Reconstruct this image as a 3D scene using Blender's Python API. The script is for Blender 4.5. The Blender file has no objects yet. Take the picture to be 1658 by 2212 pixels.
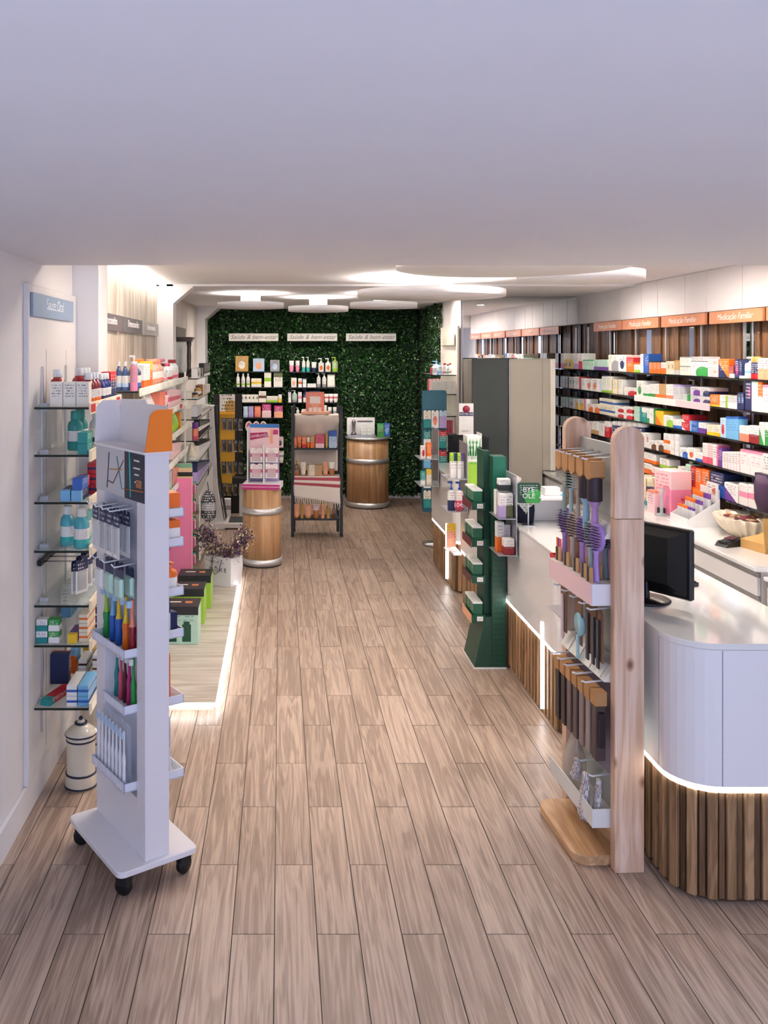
import bpy, bmesh, math, random
from mathutils import Vector, Matrix
random.seed(7)
C = bpy.context.scene.collection
SC = bpy.context.scene
PI = math.pi
F, CX, CY, H = 1940.0, 605.0, 760.0, 2.09      # focal length in px, vanishing point, eye height
# ---------------------------------------------------------------- camera, world, exposure
cam_d = bpy.data.cameras.new('camera'); cam = bpy.data.objects.new('camera', cam_d); C.objects.link(cam)
cam.location = (0, 0, H); cam.rotation_euler = (PI/2, 0, 0)
cam_d.sensor_fit = 'HORIZONTAL'; cam_d.sensor_width = 36; cam_d.lens = F/1658*36
cam_d.shift_x = (829-CX)/1658; cam_d.shift_y = (CY-1106)/1658
cam_d.clip_start = 0.05; cam_d.clip_end = 100
SC.camera = cam
SC.view_settings.view_transform = 'Standard'; SC.view_settings.look = 'None'
SC.view_settings.gamma = 1.0; SC.view_settings.exposure = 1.2; SC.view_settings.use_curve_mapping = False
W = bpy.data.worlds.new('world'); SC.world = W; W.use_nodes = True
WORLD_COL, WORLD_STR = (0.59, 0.69, 1.0, 1), 1.4     # daylight coming in through the open shop front
W.node_tree.nodes['Background'].inputs[0].default_value = WORLD_COL
W.node_tree.nodes['Background'].inputs[1].default_value = WORLD_STR
cy = SC.cycles; cy.max_bounces = 7; cy.diffuse_bounces = 4; cy.glossy_bounces = 3; cy.transmission_bounces = 4; cy.transparent_max_bounces = 8; cy.caustics_reflective = False; cy.caustics_refractive = False
cy.use_adaptive_sampling = True; cy.adaptive_threshold = 0.05
LED, DISC, ALC = 5.0, 6.0, 7.5        # emission of the room's own lamps
FILL = 122.0  # emission of the added ceiling fill lamps

# ---------------------------------------------------------------- colours and materials
def lin(c): return c/12.92 if c <= 0.04045 else ((c+0.055)/1.055)**2.4
def hexc(h): h = h.lstrip('#'); return tuple(lin(int(h[i:i+2], 16)/255) for i in (0, 2, 4)) + (1,)
PAL = {'white': 'f2f0ec', 'cream': 'efe6cf', 'ivory': 'f4efe2', 'red': 'c8202c', 'orange': 'ee7420', 'yellow': 'efc62a', 'lime': '9ccb3b',
 'green': '2f9a45', 'dark green': '0f5a3c', 'bottle green': '123f2c', 'teal': '1f8f8c', 'turquoise': '3fb7b0', 'navy': '1d2754', 'blue': '2d62b8', 'sky blue': '76b7e2',
 'purple': '6b3a94', 'lilac': 'b9a3d8', 'pink': 'ec8fb0', 'magenta': 'b82a72', 'peach': 'f2ac86', 'salmon': 'f08a70', 'brown': '6e452b', 'tan': 'c79c68',
 'grey': '9a9a9e', 'pale grey': 'cfcfd2', 'silver': 'b8bac0', 'black': '17171a', 'gold': 'c59a4e', 'dark red': '8c1f26', 'mint': 'bfe3d0', 'pale pink': 'f3cfd2',
 'pale blue': 'bcd6ec', 'charcoal': '33343a', 'clear': 'e6ecee', 'maroon': '5a1a26', 'rose': 'd9566f', 'olive': '6a7040', 'copper': 'b9713f', 'steel blue': '3a4f78', 'dusty pink': 'c48a98', 'slate blue': '44557c', 'apricot': 'd0a08c', 'pale lime': 'c0d49a'}
def col(n): return hexc(PAL[n]) if n in PAL else hexc(n)
MATS = {}
def nt(name):
    m = bpy.data.materials.new(name); m.use_nodes = True
    t = m.node_tree; b = t.nodes['Principled BSDF']; return m, t, b
def mat(c, rough=0.5, metal=0.0, trans=0.0, emit=0.0, ior=1.45, alpha=1.0, vary=0.0, coat=0.0):
    k = ('s', c, rough, metal, trans, emit, alpha, vary, coat)
    if k in MATS: return MATS[k]
    m, t, b = nt('paint_' + str(c)); cc = col(c)
    b.inputs['Base Color'].default_value = cc; b.inputs['Roughness'].default_value = rough; b.inputs['Metallic'].default_value = metal
    b.inputs['IOR'].default_value = ior; b.inputs['Transmission Weight'].default_value = trans; b.inputs['Alpha'].default_value = alpha
    b.inputs['Coat Weight'].default_value = coat
    if emit:
        b.inputs['Emission Color'].default_value = cc; b.inputs['Emission Strength'].default_value = emit
    if vary:
        n = t.nodes.new('ShaderNodeTexNoise'); n.inputs['Scale'].default_value = 6; n.inputs['Detail'].default_value = 4
        g = t.nodes.new('ShaderNodeNewGeometry'); t.links.new(g.outputs['Position'], n.inputs['Vector'])
        mx = t.nodes.new('ShaderNodeMix'); mx.data_type = 'RGBA'
        mx.inputs[6].default_value = tuple(x*(1-vary) for x in cc[:3]) + (1,); mx.inputs[7].default_value = tuple(min(1, x*(1+vary)) for x in cc[:3]) + (1,)
        t.links.new(n.outputs['Fac'], mx.inputs[0]); t.links.new(mx.outputs[2], b.inputs['Base Color'])
    MATS[k] = m; return m
def wood(name, c1, c2, axis='z', fine=60.0, along=3.0, rough=0.45, rand=0.25, knots=False, coords='pos'):
    k = ('w', name)
    if k in MATS: return MATS[k]
    m, t, b = nt(name); N = t.nodes.new; L = t.links.new
    g = N('ShaderNodeNewGeometry'); oi = N('ShaderNodeObjectInfo')
    mp = N('ShaderNodeMapping'); s = [fine]*3; s['xyz'.index(axis)] = along; mp.inputs['Scale'].default_value = s
    ad = N('ShaderNodeVectorMath'); ad.operation = 'ADD'; rs = N('ShaderNodeVectorMath'); rs.operation = 'SCALE'; rs.inputs[0].default_value = (17.3, 9.1, 23.7)
    L(oi.outputs['Random'], rs.inputs['Scale']); L(g.outputs['Position'], ad.inputs[0]); L(rs.outputs[0], ad.inputs[1]); L(ad.outputs[0], mp.inputs['Vector'])
    n1 = N('ShaderNodeTexNoise'); n1.inputs['Scale'].default_value = 1; n1.inputs['Detail'].default_value = 6; n1.inputs['Roughness'].default_value = 0.62; n1.inputs['Distortion'].default_value = 0.6
    L(mp.outputs[0], n1.inputs['Vector'])
    mp2 = N('ShaderNodeMapping'); s2 = [fine*0.16]*3; s2['xyz'.index(axis)] = along*0.45; mp2.inputs['Scale'].default_value = s2; L(ad.outputs[0], mp2.inputs['Vector'])
    n2 = N('ShaderNodeTexNoise'); n2.inputs['Scale'].default_value = 1; n2.inputs['Detail'].default_value = 3; n2.inputs['Distortion'].default_value = 1.2; L(mp2.outputs[0], n2.inputs['Vector'])
    sn = N('ShaderNodeMath'); sn.operation = 'MULTIPLY'; sn.inputs[1].default_value = 26; L(n2.outputs['Fac'], sn.inputs[0])
    si = N('ShaderNodeMath'); si.operation = 'SINE'; L(sn.outputs[0], si.inputs[0])
    a1 = N('ShaderNodeMath'); a1.operation = 'MULTIPLY_ADD'; a1.inputs[1].default_value = 0.13; L(si.outputs[0], a1.inputs[0]); L(n1.outputs['Fac'], a1.inputs[2])
    r1 = N('ShaderNodeMath'); r1.operation = 'MULTIPLY_ADD'; r1.inputs[1].default_value = rand; L(oi.outputs['Random'], r1.inputs[0]); L(a1.outputs[0], r1.inputs[2])
    cr = N('ShaderNodeValToRGB'); cr.color_ramp.elements[0].position = 0.33 + rand*0.4; cr.color_ramp.elements[1].position = 0.72 + rand*0.6
    cr.color_ramp.elements[0].color = hexc(c2); cr.color_ramp.elements[1].color = hexc(c1); L(r1.outputs[0], cr.inputs[0])
    out = cr.outputs[0]
    if knots:
        v = N('ShaderNodeTexVoronoi'); v.inputs['Scale'].default_value = 1; mp3 = N('ShaderNodeMapping'); s3 = [5.5]*3; s3['xyz'.index(axis)] = 3.6; mp3.inputs['Scale'].default_value = s3
        L(ad.outputs[0], mp3.inputs['Vector']); L(mp3.outputs[0], v.inputs['Vector'])
        kr = N('ShaderNodeValToRGB'); kr.color_ramp.elements[0].position = 0.03; kr.color_ramp.elements[1].position = 0.12
        kr.color_ramp.elements[0].color = (1, 1, 1, 1); kr.color_ramp.elements[1].color = (0, 0, 0, 1); L(v.outputs['Distance'], kr.inputs[0])
        mx = N('ShaderNodeMix'); mx.data_type = 'RGBA'; mx.inputs[7].default_value = hexc('8a5a3a'); L(kr.outputs[0], mx.inputs[0]); L(out, mx.inputs[6]); out = mx.outputs[2]
    L(out, b.inputs['Base Color']); b.inputs['Roughness'].default_value = rough
    bp = N('ShaderNodeBump'); bp.inputs['Strength'].default_value = 0.12; bp.inputs['Distance'].default_value = 0.002; L(n1.outputs['Fac'], bp.inputs['Height']); L(bp.outputs[0], b.inputs['Normal'])
    MATS[k] = m; return m

def print_group():
    g = bpy.data.node_groups.new('flat_print', 'ShaderNodeTree')
    I = g.interface
    for n in ('Base', 'Accent', 'Ink'): I.new_socket(n, in_out='INPUT', socket_type='NodeSocketColor')
    for n in ('BandLo', 'BandHi', 'StripeLo', 'StripeHi', 'CircX', 'CircZ', 'CircR', 'Diag', 'TextLo', 'TextHi', 'TextAmt', 'Rows'): I.new_socket(n, in_out='INPUT', socket_type='NodeSocketFloat')
    I.new_socket('Color', in_out='OUTPUT', socket_type='NodeSocketColor')
    N = g.nodes.new; L = g.links.new
    gi = N('NodeGroupInput'); go = N('NodeGroupOutput'); tc = N('ShaderNodeTexCoord'); sp = N('ShaderNodeSeparateXYZ'); L(tc.outputs['Generated'], sp.inputs[0])
    def M(op, a, b=None):
        n = N('ShaderNodeMath'); n.operation = op
        for i, v in enumerate((a, b)):
            if v is None: continue
            if isinstance(v, (int, float)): n.inputs[i].default_value = v
            else: L(v, n.inputs[i])
        return n.outputs[0]
    x, z = sp.outputs[0], sp.outputs[2]
    def rng(v, lo, hi): return M('MULTIPLY', M('GREATER_THAN', v, lo), M('LESS_THAN', v, hi))
    G = gi.outputs
    band = rng(z, G['BandLo'], G['BandHi']); st = rng(x, G['StripeLo'], G['StripeHi'])
    dx = M('SUBTRACT', x, G['CircX']); dz = M('SUBTRACT', z, G['CircZ'])
    ci = M('LESS_THAN', M('SQRT', M('ADD', M('MULTIPLY', dx, dx), M('MULTIPLY', dz, dz))), G['CircR'])
    di = M('LESS_THAN', M('ADD', z, M('MULTIPLY', x, 0.8)), G['Diag'])
    mask = M('MAXIMUM', M('MAXIMUM', band, st), M('MAXIMUM', ci, di))
    rows = M('MULTIPLY', z, G['Rows']); fr = M('FRACT', rows); fl = M('FLOOR', rows)
    cb = N('ShaderNodeCombineXYZ'); L(M('MULTIPLY', x, 16), cb.inputs[0]); L(M('MULTIPLY', fl, 3.7), cb.inputs[1])
    oi = N('ShaderNodeObjectInfo'); L(M('MULTIPLY', oi.outputs['Random'], 50), cb.inputs[2])
    no = N('ShaderNodeTexNoise'); no.inputs['Scale'].default_value = 1; no.inputs['Detail'].default_value = 1; L(cb.outputs[0], no.inputs['Vector'])
    tx = M('MULTIPLY', M('MULTIPLY', M('GREATER_THAN', fr, 0.52), M('GREATER_THAN', no.outputs['Fac'], 0.5)), M('MULTIPLY', rng(x, 0.12, 0.88), rng(z, G['TextLo'], G['TextHi'])))
    tx = M('MULTIPLY', tx, G['TextAmt'])
    m1 = N('ShaderNodeMix'); m1.data_type = 'RGBA'; L(mask, m1.inputs[0]); L(G['Base'], m1.inputs[6]); L(G['Accent'], m1.inputs[7])
    m2 = N('ShaderNodeMix'); m2.data_type = 'RGBA'; L(tx, m2.inputs[0]); L(m1.outputs[2], m2.inputs[6]); L(G['Ink'], m2.inputs[7])
    L(m2.outputs[2], go.inputs[0]); return g
PG = print_group()
STY = {'plain': {}, 'band': dict(BandLo=-1, BandHi=.34), 'top': dict(BandLo=.68, BandHi=2), 'mid': dict(BandLo=.38, BandHi=.62), 'diag': dict(Diag=.75), 'diag2': dict(Diag=.45),
 'circ': dict(CircX=.5, CircZ=.42, CircR=.26), 'ring': dict(CircX=.72, CircZ=.6, CircR=.17), 'blob': dict(CircX=.75, CircZ=.25, CircR=.42), 'stripe': dict(StripeLo=-1, StripeHi=.22), 'stripe2': dict(StripeLo=.78, StripeHi=2),
 'half': dict(BandLo=-1, BandHi=.5), 'edge': dict(BandLo=.9, BandHi=2), 'foot': dict(BandLo=-1, BandHi=.16), 'frame': dict(StripeLo=.12, StripeHi=.5)}
def pr(base, accent='grey', style='band', ink=None, rough=0.42, rows=9, text=0.75, lo=.4, hi=.92, trans=0.0):
    k = ('p', base, accent, style, ink, rough, rows, text, lo, hi, trans)
    if k in MATS: return MATS[k]
    m, t, b = nt('printed_card'); n = t.nodes.new('ShaderNodeGroup'); n.node_tree = PG
    d = dict(BandLo=9, BandHi=9, StripeLo=9, StripeHi=9, CircX=0, CircZ=0, CircR=-1, Diag=-9, TextLo=lo, TextHi=hi, TextAmt=text, Rows=rows); d.update(STY[style])
    for a, v in d.items(): n.inputs[a].default_value = v
    if ink is None: ink = 'white' if base in ('navy', 'black', 'blue', 'dark green', 'bottle green', 'red', 'purple', 'magenta', 'teal', 'dark red', 'brown', 'green', 'charcoal', 'orange') else random.choice(['grey', 'navy', 'grey', accent])
    n.inputs['Base'].default_value = col(base); n.inputs['Accent'].default_value = col(accent); n.inputs['Ink'].default_value = col(ink)
    t.links.new(n.outputs[0], b.inputs['Base Color']); b.inputs['Roughness'].default_value = rough; b.inputs['Transmission Weight'].default_value = trans
    MATS[k] = m; return m
GLASS = mat('e4f0ec', 0.02, trans=1.0, ior=1.45)
CLEAR = mat('f2f4f4', 0.08, alpha=0.28)
CHROME = mat('c8cacd', 0.22, 1.0); STEEL = mat('b4b4b6', 0.3, 1.0); WHITE = mat('e9e7e6', 0.4); WPLAST = mat('f0f0f0', 0.3); BLACK = mat('141417', 0.4)

# ---------------------------------------------------------------- mesh helpers
class MB:
    def __init__(s): s.v = []; s.f = []; s.m = []; s.sm = []
    def add(s, vs, fs, mi=0, smooth=False):
        o = len(s.v); s.v += [tuple(p) for p in vs]
        for f in fs: s.f.append(tuple(i+o for i in f)); s.m.append(mi); s.sm.append(smooth)
        return s
    def box(s, x0, x1, y0, y1, z0, z1, mi=0):
        return s.add([(x, y, z) for z in (z0, z1) for y in (y0, y1) for x in (x0, x1)], [(0, 2, 3, 1), (4, 5, 7, 6), (0, 1, 5, 4), (2, 6, 7, 3), (0, 4, 6, 2), (1, 3, 7, 5)], mi)
    def lathe(s, prof, n=16, c=(0, 0, 0), sx=1, sy=1, mi=0, smooth=True, cap=True):
        vs = []; fs = []
        for r, z in prof:
            for i in range(n):
                a = 2*PI*i/n; vs.append((c[0]+r*sx*math.cos(a), c[1]+r*sy*math.sin(a), c[2]+z))
        for j in range(len(prof)-1):
            for i in range(n): k = (i+1) % n; fs.append((j*n+i, j*n+k, (j+1)*n+k, (j+1)*n+i))
        s.add(vs, fs, mi, smooth)
        o = len(s.v)-len(vs)
        for j, rev in ((0, True), (len(prof)-1, False)):
            if cap and prof[j][0] > 1e-6:
                f = [o+j*n+i for i in range(n)]; s.f.append(tuple(reversed(f)) if rev else tuple(f)); s.m.append(mi); s.sm.append(False)
        return s
    def cyl(s, x, y, z0, z1, r, n=16, mi=0, r2=None): return s.lathe([(r, z0), (r if r2 is None else r2, z1)], n, (x, y, 0), mi=mi)
    def tube(s, pts, r, n=6, mi=0, r2=None):
        pts = [Vector(p) for p in pts]; vs = []; fs = []; up = None
        for i, p in enumerate(pts):
            d = (pts[min(i+1, len(pts)-1)]-pts[max(i-1, 0)]).normalized()
            if up is None: up = Vector((0, 0, 1)) if abs(d.z) < .9 else Vector((1, 0, 0))
            a = d.cross(up).normalized(); b = a.cross(d).normalized(); up = b
            rr = r if r2 is None else r+(r2-r)*i/(len(pts)-1)
            for k in range(n): t = 2*PI*k/n; vs.append(p+a*rr*math.cos(t)+b*rr*math.sin(t))
        for j in range(len(pts)-1):
            for k in range(n): q = (k+1) % n; fs.append((j*n+k, j*n+q, (j+1)*n+q, (j+1)*n+k))
        fs.append(tuple(reversed(range(n)))); fs.append(tuple((len(pts)-1)*n+k for k in range(n)))
        return s.add(vs, fs, mi, True)
    def prism(s, poly, a, b, axis='z', mi=0, smooth=False, cap=True):
        n = len(poly); q = {'z': lambda u, v, w: (u, v, w), 'y': lambda u, v, w: (u, w, v), 'x': lambda u, v, w: (w, u, v)}[axis]
        vs = [q(u, v, a) for u, v in poly]+[q(u, v, b) for u, v in poly]
        s.add(vs, [(i, (i+1) % n, n+(i+1) % n, n+i) for i in range(n)], mi, smooth)
        if not cap: return s
        o = len(s.v)-2*n; s.f += [tuple(o+i for i in reversed(range(n))), tuple(o+n+i for i in range(n))]; s.m += [mi, mi]; s.sm += [False, False]
        return s
    def loft(s, rings, mi=0, smooth=True, close=True):
        n = len(rings[0]); vs = [p for r in rings for p in r]; fs = []
        for j in range(len(rings)-1):
            for i in range(n if close else n-1): k = (i+1) % n; fs.append((j*n+i, j*n+k, (j+1)*n+k, (j+1)*n+i))
        s.add(vs, fs, mi, smooth)
        if close:
            o = len(s.v)-len(vs); s.f += [tuple(o+i for i in reversed(range(n))), tuple(o+(len(rings)-1)*n+i for i in range(n))]; s.m += [mi, mi]; s.sm += [False, False]
        return s
    def mesh(s, name, bevel=0, seg=1):
        me = bpy.data.meshes.new(name); me.from_pydata(s.v, [], s.f)
        me.polygons.foreach_set('material_index', s.m); me.polygons.foreach_set('use_smooth', s.sm)
        bm = bmesh.new(); bm.from_mesh(me)
        bmesh.ops.recalc_face_normals(bm, faces=bm.faces)
        if bevel: bmesh.ops.bevel(bm, geom=list(bm.edges), offset=bevel, segments=seg, affect='EDGES', clamp_overlap=True)
        bm.to_mesh(me); bm.free(); me.update(); return me
def obj(name, data, mats=None, parent=None, loc=(0, 0, 0), rot=(0, 0, 0), scale=(1, 1, 1), bevel=0, seg=1):
    if isinstance(data, MB): data = data.mesh(name, bevel, seg)
    if mats is not None:
        if not isinstance(mats, (list, tuple)): mats = [mats]
        if len(data.materials) == 0:
            for m in mats: data.materials.append(m)
    o = bpy.data.objects.new(name, data); C.objects.link(o)
    if data is not None and mats is not None:
        for i, m in enumerate(mats):
            if data.materials[i] != m: o.material_slots[i].link = 'OBJECT'; o.material_slots[i].material = m
    o.location = loc; o.rotation_euler = rot; o.scale = scale
    if parent: o.parent = parent
    return o
def tag(o, label, cat, group=None, kind=None):
    o['label'] = label; o['category'] = cat
    if group: o['group'] = group
    if kind: o['kind'] = kind
    return o
def empty(name, loc=(0, 0, 0), rz=0):
    o = bpy.data.objects.new(name, None); C.objects.link(o); o.location = loc; o.rotation_euler = (0, 0, rz); o.empty_display_size = .05; return o
def struct(name, mb, m, bevel=0, parent=None):
    o = obj(name, mb, m, parent, bevel=bevel)
    if not parent: o['kind'] = 'structure'
    return o
def B(x0, x1, y0, y1, z0, z1): return MB().box(x0, x1, y0, y1, z0, z1)
def Px(x, d): return (x-CX)*d/F
def Pz(y, d): return H-(y-CY)*d/F
ORD = 'first second third fourth fifth sixth seventh eighth ninth tenth eleventh twelfth thirteenth fourteenth fifteenth sixteenth seventeenth eighteenth nineteenth twentieth'.split()
TENS = {20: 'twenty', 30: 'thirty', 40: 'forty', 50: 'fifty', 60: 'sixty'}
def ordw(i):
    if i < 20: return ORD[i]
    n = i+1; t = n//10*10
    return (TENS[t][:-1]+'ieth') if n % 10 == 0 else TENS[t]+'-'+ORD[n % 10-1]
def text(s, size, m, parent, loc, rot, shear=0.0, ext=0.0008, align='CENTER', name='lettering', sx=1.0):
    cu = bpy.data.curves.new(name, 'FONT'); cu.body = s; cu.size = size; cu.shear = shear; cu.extrude = ext; cu.align_x = align; cu.align_y = 'CENTER'; cu.resolution_u = 3
    t = bpy.data.objects.new('tmp', cu); C.objects.link(t); dg = bpy.context.evaluated_depsgraph_get()
    me = bpy.data.meshes.new_from_object(t.evaluated_get(dg)); bpy.data.objects.remove(t); bpy.data.curves.remove(cu)
    me.materials.clear(); o = obj(name, me, m, parent, loc, rot); o.scale = (sx, 1, 1); return o
def rrect(x0, x1, y0, y1, r, n=6, corners=(1, 1, 1, 1)):
    out = []
    for (cx, cy, a0, on) in ((x0, y0, 180, corners[0]), (x1, y0, 270, corners[1]), (x1, y1, 0, corners[2]), (x0, y1, 90, corners[3])):
        if not on: out.append((cx, cy)); continue
        qx = cx+(r if cx == x0 else -r); qy = cy+(r if cy == y0 else -r)
        for i in range(n+1): a = math.radians(a0+90*i/n); out.append((qx+r*math.cos(a), qy+r*math.sin(a)))
    return out
# ================================================================ THE SHELL
PLASTER = mat('e6e2e0', 0.75, vary=0.02); CEIL = mat('e8e6e8', 0.85, vary=0.015); TRIMW = mat('eceaea', 0.45)
FLOORW = wood('oak_look_tile', 'bea897', '8c7667', 'y', 110, 2.2, 0.4, 0.2)
fl = struct('floor', B(-1.3, 3.5, -1.0, 13.0, -0.06, -0.004), mat('4a3f39', 0.8))
plank_mesh = B(-.5, .5, -.5, .5, -.009, 0).mesh('plank', 0)
PW, PL = 0.152, 0.902
far_mb = MB()
for k in range(-8, 23):
    xa, xb = max(-1.15, -0.0207+k*PW), min(3.4, -0.0207+(k+1)*PW)
    if xb-xa < .01: continue
    off = 3.2235 if k % 2 else 3.6597
    for n in range(-5, 12):
        ya, yb = max(-1.0, off+n*PL), min(12.84, off+(n+1)*PL)
        if yb-ya < .02: continue
        vis = yb > 2.5 and xa < min(1.5, 0.5*(yb)+.35) + (0.45 if ya < 3.4 else 0) and not (xb < -.45 and 5.4 < ya and yb < 8.2)
        if vis: obj('plank', plank_mesh, FLOORW, fl, ((xa+xb)/2, (ya+yb)/2, 0), scale=(xb-xa-.0038, yb-ya-.004, 1))
        else: far_mb.box(xa+.0019, xb-.0019, ya+.002, yb-.002, -.009, 0)
o = obj('floor_planks_out_of_sight', far_mb, FLOORW, fl); o.name = 'plank_field'; o['kind'] = 'stuff'
# ceilings
struct('ceiling_lowered', B(-1.3, 3.5, -1.0, 4.36, 2.51, 2.75), CEIL)
struct('ceiling', B(-1.3, 3.5, 4.36, 8.35, 2.72, 2.86), CEIL)
struct('ceiling_rear', B(-1.3, 3.5, 8.35, 13.0, 2.70, 2.86), CEIL)
# walls
wl = struct('wall_left', B(-1.3, -1.15, -1.0, 13.0, -.02, 2.8), PLASTER)
struct('wall_back', B(-1.3, 3.5, 12.86, 13.0, -.02, 2.8), mat('16201a', 0.9))
wr = struct('wall_right', B(3.41, 3.55, -1.0, 13.0, -.02, 2.8), PLASTER)
ret = struct('wall_return', B(2.01, 3.41, 10.0, 12.86, 0, 2.72), PLASTER)
struct('baseboard_left', B(-1.15, -1.132, -1.0, 4.97, 0, .14), TRIMW, .003)
struct('baseboard_back', B(-1.03, 2.01, 12.815, 12.86, 0, .07), TRIMW, .004)
# pillars with chamfered heads on the left
def pillar(n, x1, y0, y1, bracket):
    p = struct('trim_%d' % n, B(-1.15, x1, y0, y1, 0, 2.72), TRIMW, .002)
    if bracket: struct('chamfer_bracket', MB().prism([(x1, 2.72), (x1+.21, 2.72), (x1, 2.72-.18)], y0+.002, y1, 'y'), TRIMW, 0, p)
pillar(1, -1.004, 4.97, 5.22, False); pillar(2, -.994, 8.35, 8.58, True); pillar(3, -1.03, 12.3, 12.86, True)
# white back board of the first glass shelves
struct('trim_4', B(-1.15, -1.126, 4.02, 4.95, .142, 2.397), mat('e3dfdc', .5), .002)
struct('groove', B(-1.1262, -1.1255, 4.32, 4.324, .2, 2.1), mat('77726e', .6), 0, bpy.data.objects['trim_4'])
struct('groove', B(-1.1262, -1.1255, 4.72, 4.724, .2, 2.1), mat('77726e', .6), 0, bpy.data.objects['trim_4'])
# whitewashed boards in the niches
PALEW = wood('whitewashed_board', 'd8d0c4', 'a89c8c', 'z', 26, 1.2, .55, .12)
y = 5.22
for i, w in enumerate((.34, .27, .3, .27, .36, .27, .34, .27, .36, .35)):
    if y+w > 8.35: w = 8.35-y
    if w > .03: struct('board', B(-1.15, -1.139-(.006 if i % 2 else 0), y+.003, y+w-.003, .05, 2.70), PALEW, .0015, wl)
    y += w
y = 8.58
for i in range(8): struct('board', B(-1.15, -1.14, y+.003, y+.462, .0, 2.69), mat('d8cfc8', .6), .0015, wl); y += .465
# low platform with LED edge
pf = empty('platform', (0, 0, 0)); tag(pf, 'low pale platform of whitewashed boards with a glowing LED edge', 'platform')
obj('plinth', B(-1.138, -.39, 5.235, 8.28, 0, .036), mat('cfc8be', .6), pf)
y = 5.21
for i in range(11):
    w = min(.29, 8.30-y)
    if w > .02: obj('board', B(-1.138, -.375, y+.0015, y+w-.0015, .036, .055), wood('platform_board', 'ddd6cc', 'b8ae9f', 'x', 30, 1.6, .4, .1), pf, bevel=.001)
    y += w
LEDM = mat('ffffff', .5, emit=LED)
obj('light_strip', B(-.375, -.365, 5.2, 8.31, .034, .052), LEDM, pf)
obj('light_strip', B(-1.138, -.375, 5.2, 5.21, .034, .052), LEDM, pf)
obj('light_strip', B(-1.138, -.375, 8.30, 8.31, .034, .052), LEDM, pf)
# cove lamp at the head of the niche
cv = obj('cove_lamp', B(-1.10, -1.05, 5.3, 8.28, 2.695, 2.715), mat('fff6ea', .5, emit=ALC)); tag(cv, 'bright cove strip lamp above the whitewashed niche shelves', 'lamp')
# ---------------------------------------------------------------- right wall: fascia, boards, mirrors
fa = struct('trim_5', B(3.315, 3.41, 4.4, 10.0, 2.396, 2.72), mat('d8d4d4', .6))
js = [4.4, 4.75, 5.28, 5.64, 6.06, 6.42, 6.96, 7.33, 7.86, 8.21, 8.71, 9.09, 9.64, 9.995]
for a, b in zip(js, js[1:]): struct('panel', B(3.30, 3.316, a+.003, b-.003, 2.398, 2.718), mat('ece8e8', .5), .001, fa)
OAKD = wood('smoked_oak', '8a6544', '553a24', 'z', 55, 2.2, .5, .22)
MIRR = mat('dfe6ea', .015, 1.0)
mirr = [(9.09, 9.16), (8.19, 8.30), (7.32, 7.44), (6.42, 6.58), (5.5, 5.6), (4.9, 5.0)]
ws = (.165, .03, .15, .175, .03, .14, .19, .03, .16); y = 4.4; i = 0
while y < 9.98:
    w = ws[i % 9]; nx = [m for m in mirr if y < m[1] and y+w > m[0]]
    if nx and y < nx[0][0]-.02: w = nx[0][0]-y
    elif nx and y >= nx[0][0]-.02:
        struct('mirror_strip', B(3.385, 3.41, nx[0][0]+.002, nx[0][1]-.002, .86, 2.397), MIRR, 0, wr); y = nx[0][1]; i += 1; continue
    w = min(w, 9.99-y)
    thin = w < .05
    struct('slat' if thin else 'board', B(3.368 if thin else 3.385, 3.41, y+.002, y+w-.002, .86, 2.397), OAKD, .0015, wr)
    y += w; i += 1
# tall mirror closing the shelf bay
mr = empty('tall_mirror', (2.7, 9.99, 0)); tag(mr, 'tall frameless mirror beside the medicine shelves, dark thin frame', 'mirror')
obj('mirror_pane', B(-.675, .675, -.004, .008, .0, 2.70), mat('e8eaea', .01, 1.0), mr)
obj('frame', B(-.677, -.672, -.008, .008, 0, 2.704), mat('b9b9bd', .3, 1), mr); obj('frame', B(-.677, .675, -.008, .008, 2.698, 2.706), mat('4a4a4e', .4), mr)
# ---------------------------------------------------------------- leaf wall
def leaf_material():
    m, t, b = nt('artificial_leaf'); N = t.nodes.new
    a = N('ShaderNodeAttribute'); a.attribute_name = 'tint'; cr = N('ShaderNodeValToRGB')
    e = cr.color_ramp.elements; e[0].position = 0; e[0].color = hexc('081a0c'); e[1].position = 1; e[1].color = hexc('86ad6c')
    for p, c in ((.35, '123317'), (.65, '225320'), (.85, '3f7033')): q = e.new(p); q.color = hexc(c)
    t.links.new(a.outputs['Fac'], cr.inputs[0]); t.links.new(cr.outputs[0], b.inputs['Base Color']); b.inputs['Roughness'].default_value = .28
    return m
LEAF = leaf_material()
def leaves(name, n, place, label, parent=None):
    vs = []; fs = []; tint = []; rnd = random.random
    for i in range(n):
        p, nrm = place(); p = Vector(p); nrm = Vector(nrm)
        d = Vector((rnd()-.5, rnd()-.5, rnd()-.75)); d = (d-nrm*d.dot(nrm)*.45).normalized()
        sd = d.cross(nrm+Vector((rnd()-.5, rnd()-.5, rnd()-.5))*.9).normalized(); l = .026+.026*rnd(); w = l*.3
        q = p+d*l*.5+nrm*.006; o = len(vs)
        vs += [tuple(p), tuple(q+sd*w), tuple(p+d*l), tuple(q-sd*w)]; fs.append((o, o+1, o+2, o+3)); t = min(1, max(0, random.gauss(.42, .26))); tint += [t]*4
    me = bpy.data.meshes.new(name); me.from_pydata(vs, [], fs); at = me.attributes.new('tint', 'FLOAT', 'POINT'); at.data.foreach_set('value', tint)
    o = obj(name, me, LEAF, parent); o['kind'] = 'stuff'
    if label: tag(o, label, 'foliage')
    return o
def pl_back():
    dd = random.random(); return (random.uniform(-1.03, 1.94), 12.85-.09*dd, random.uniform(.06, 2.70)), (0, -1, 0)
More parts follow.
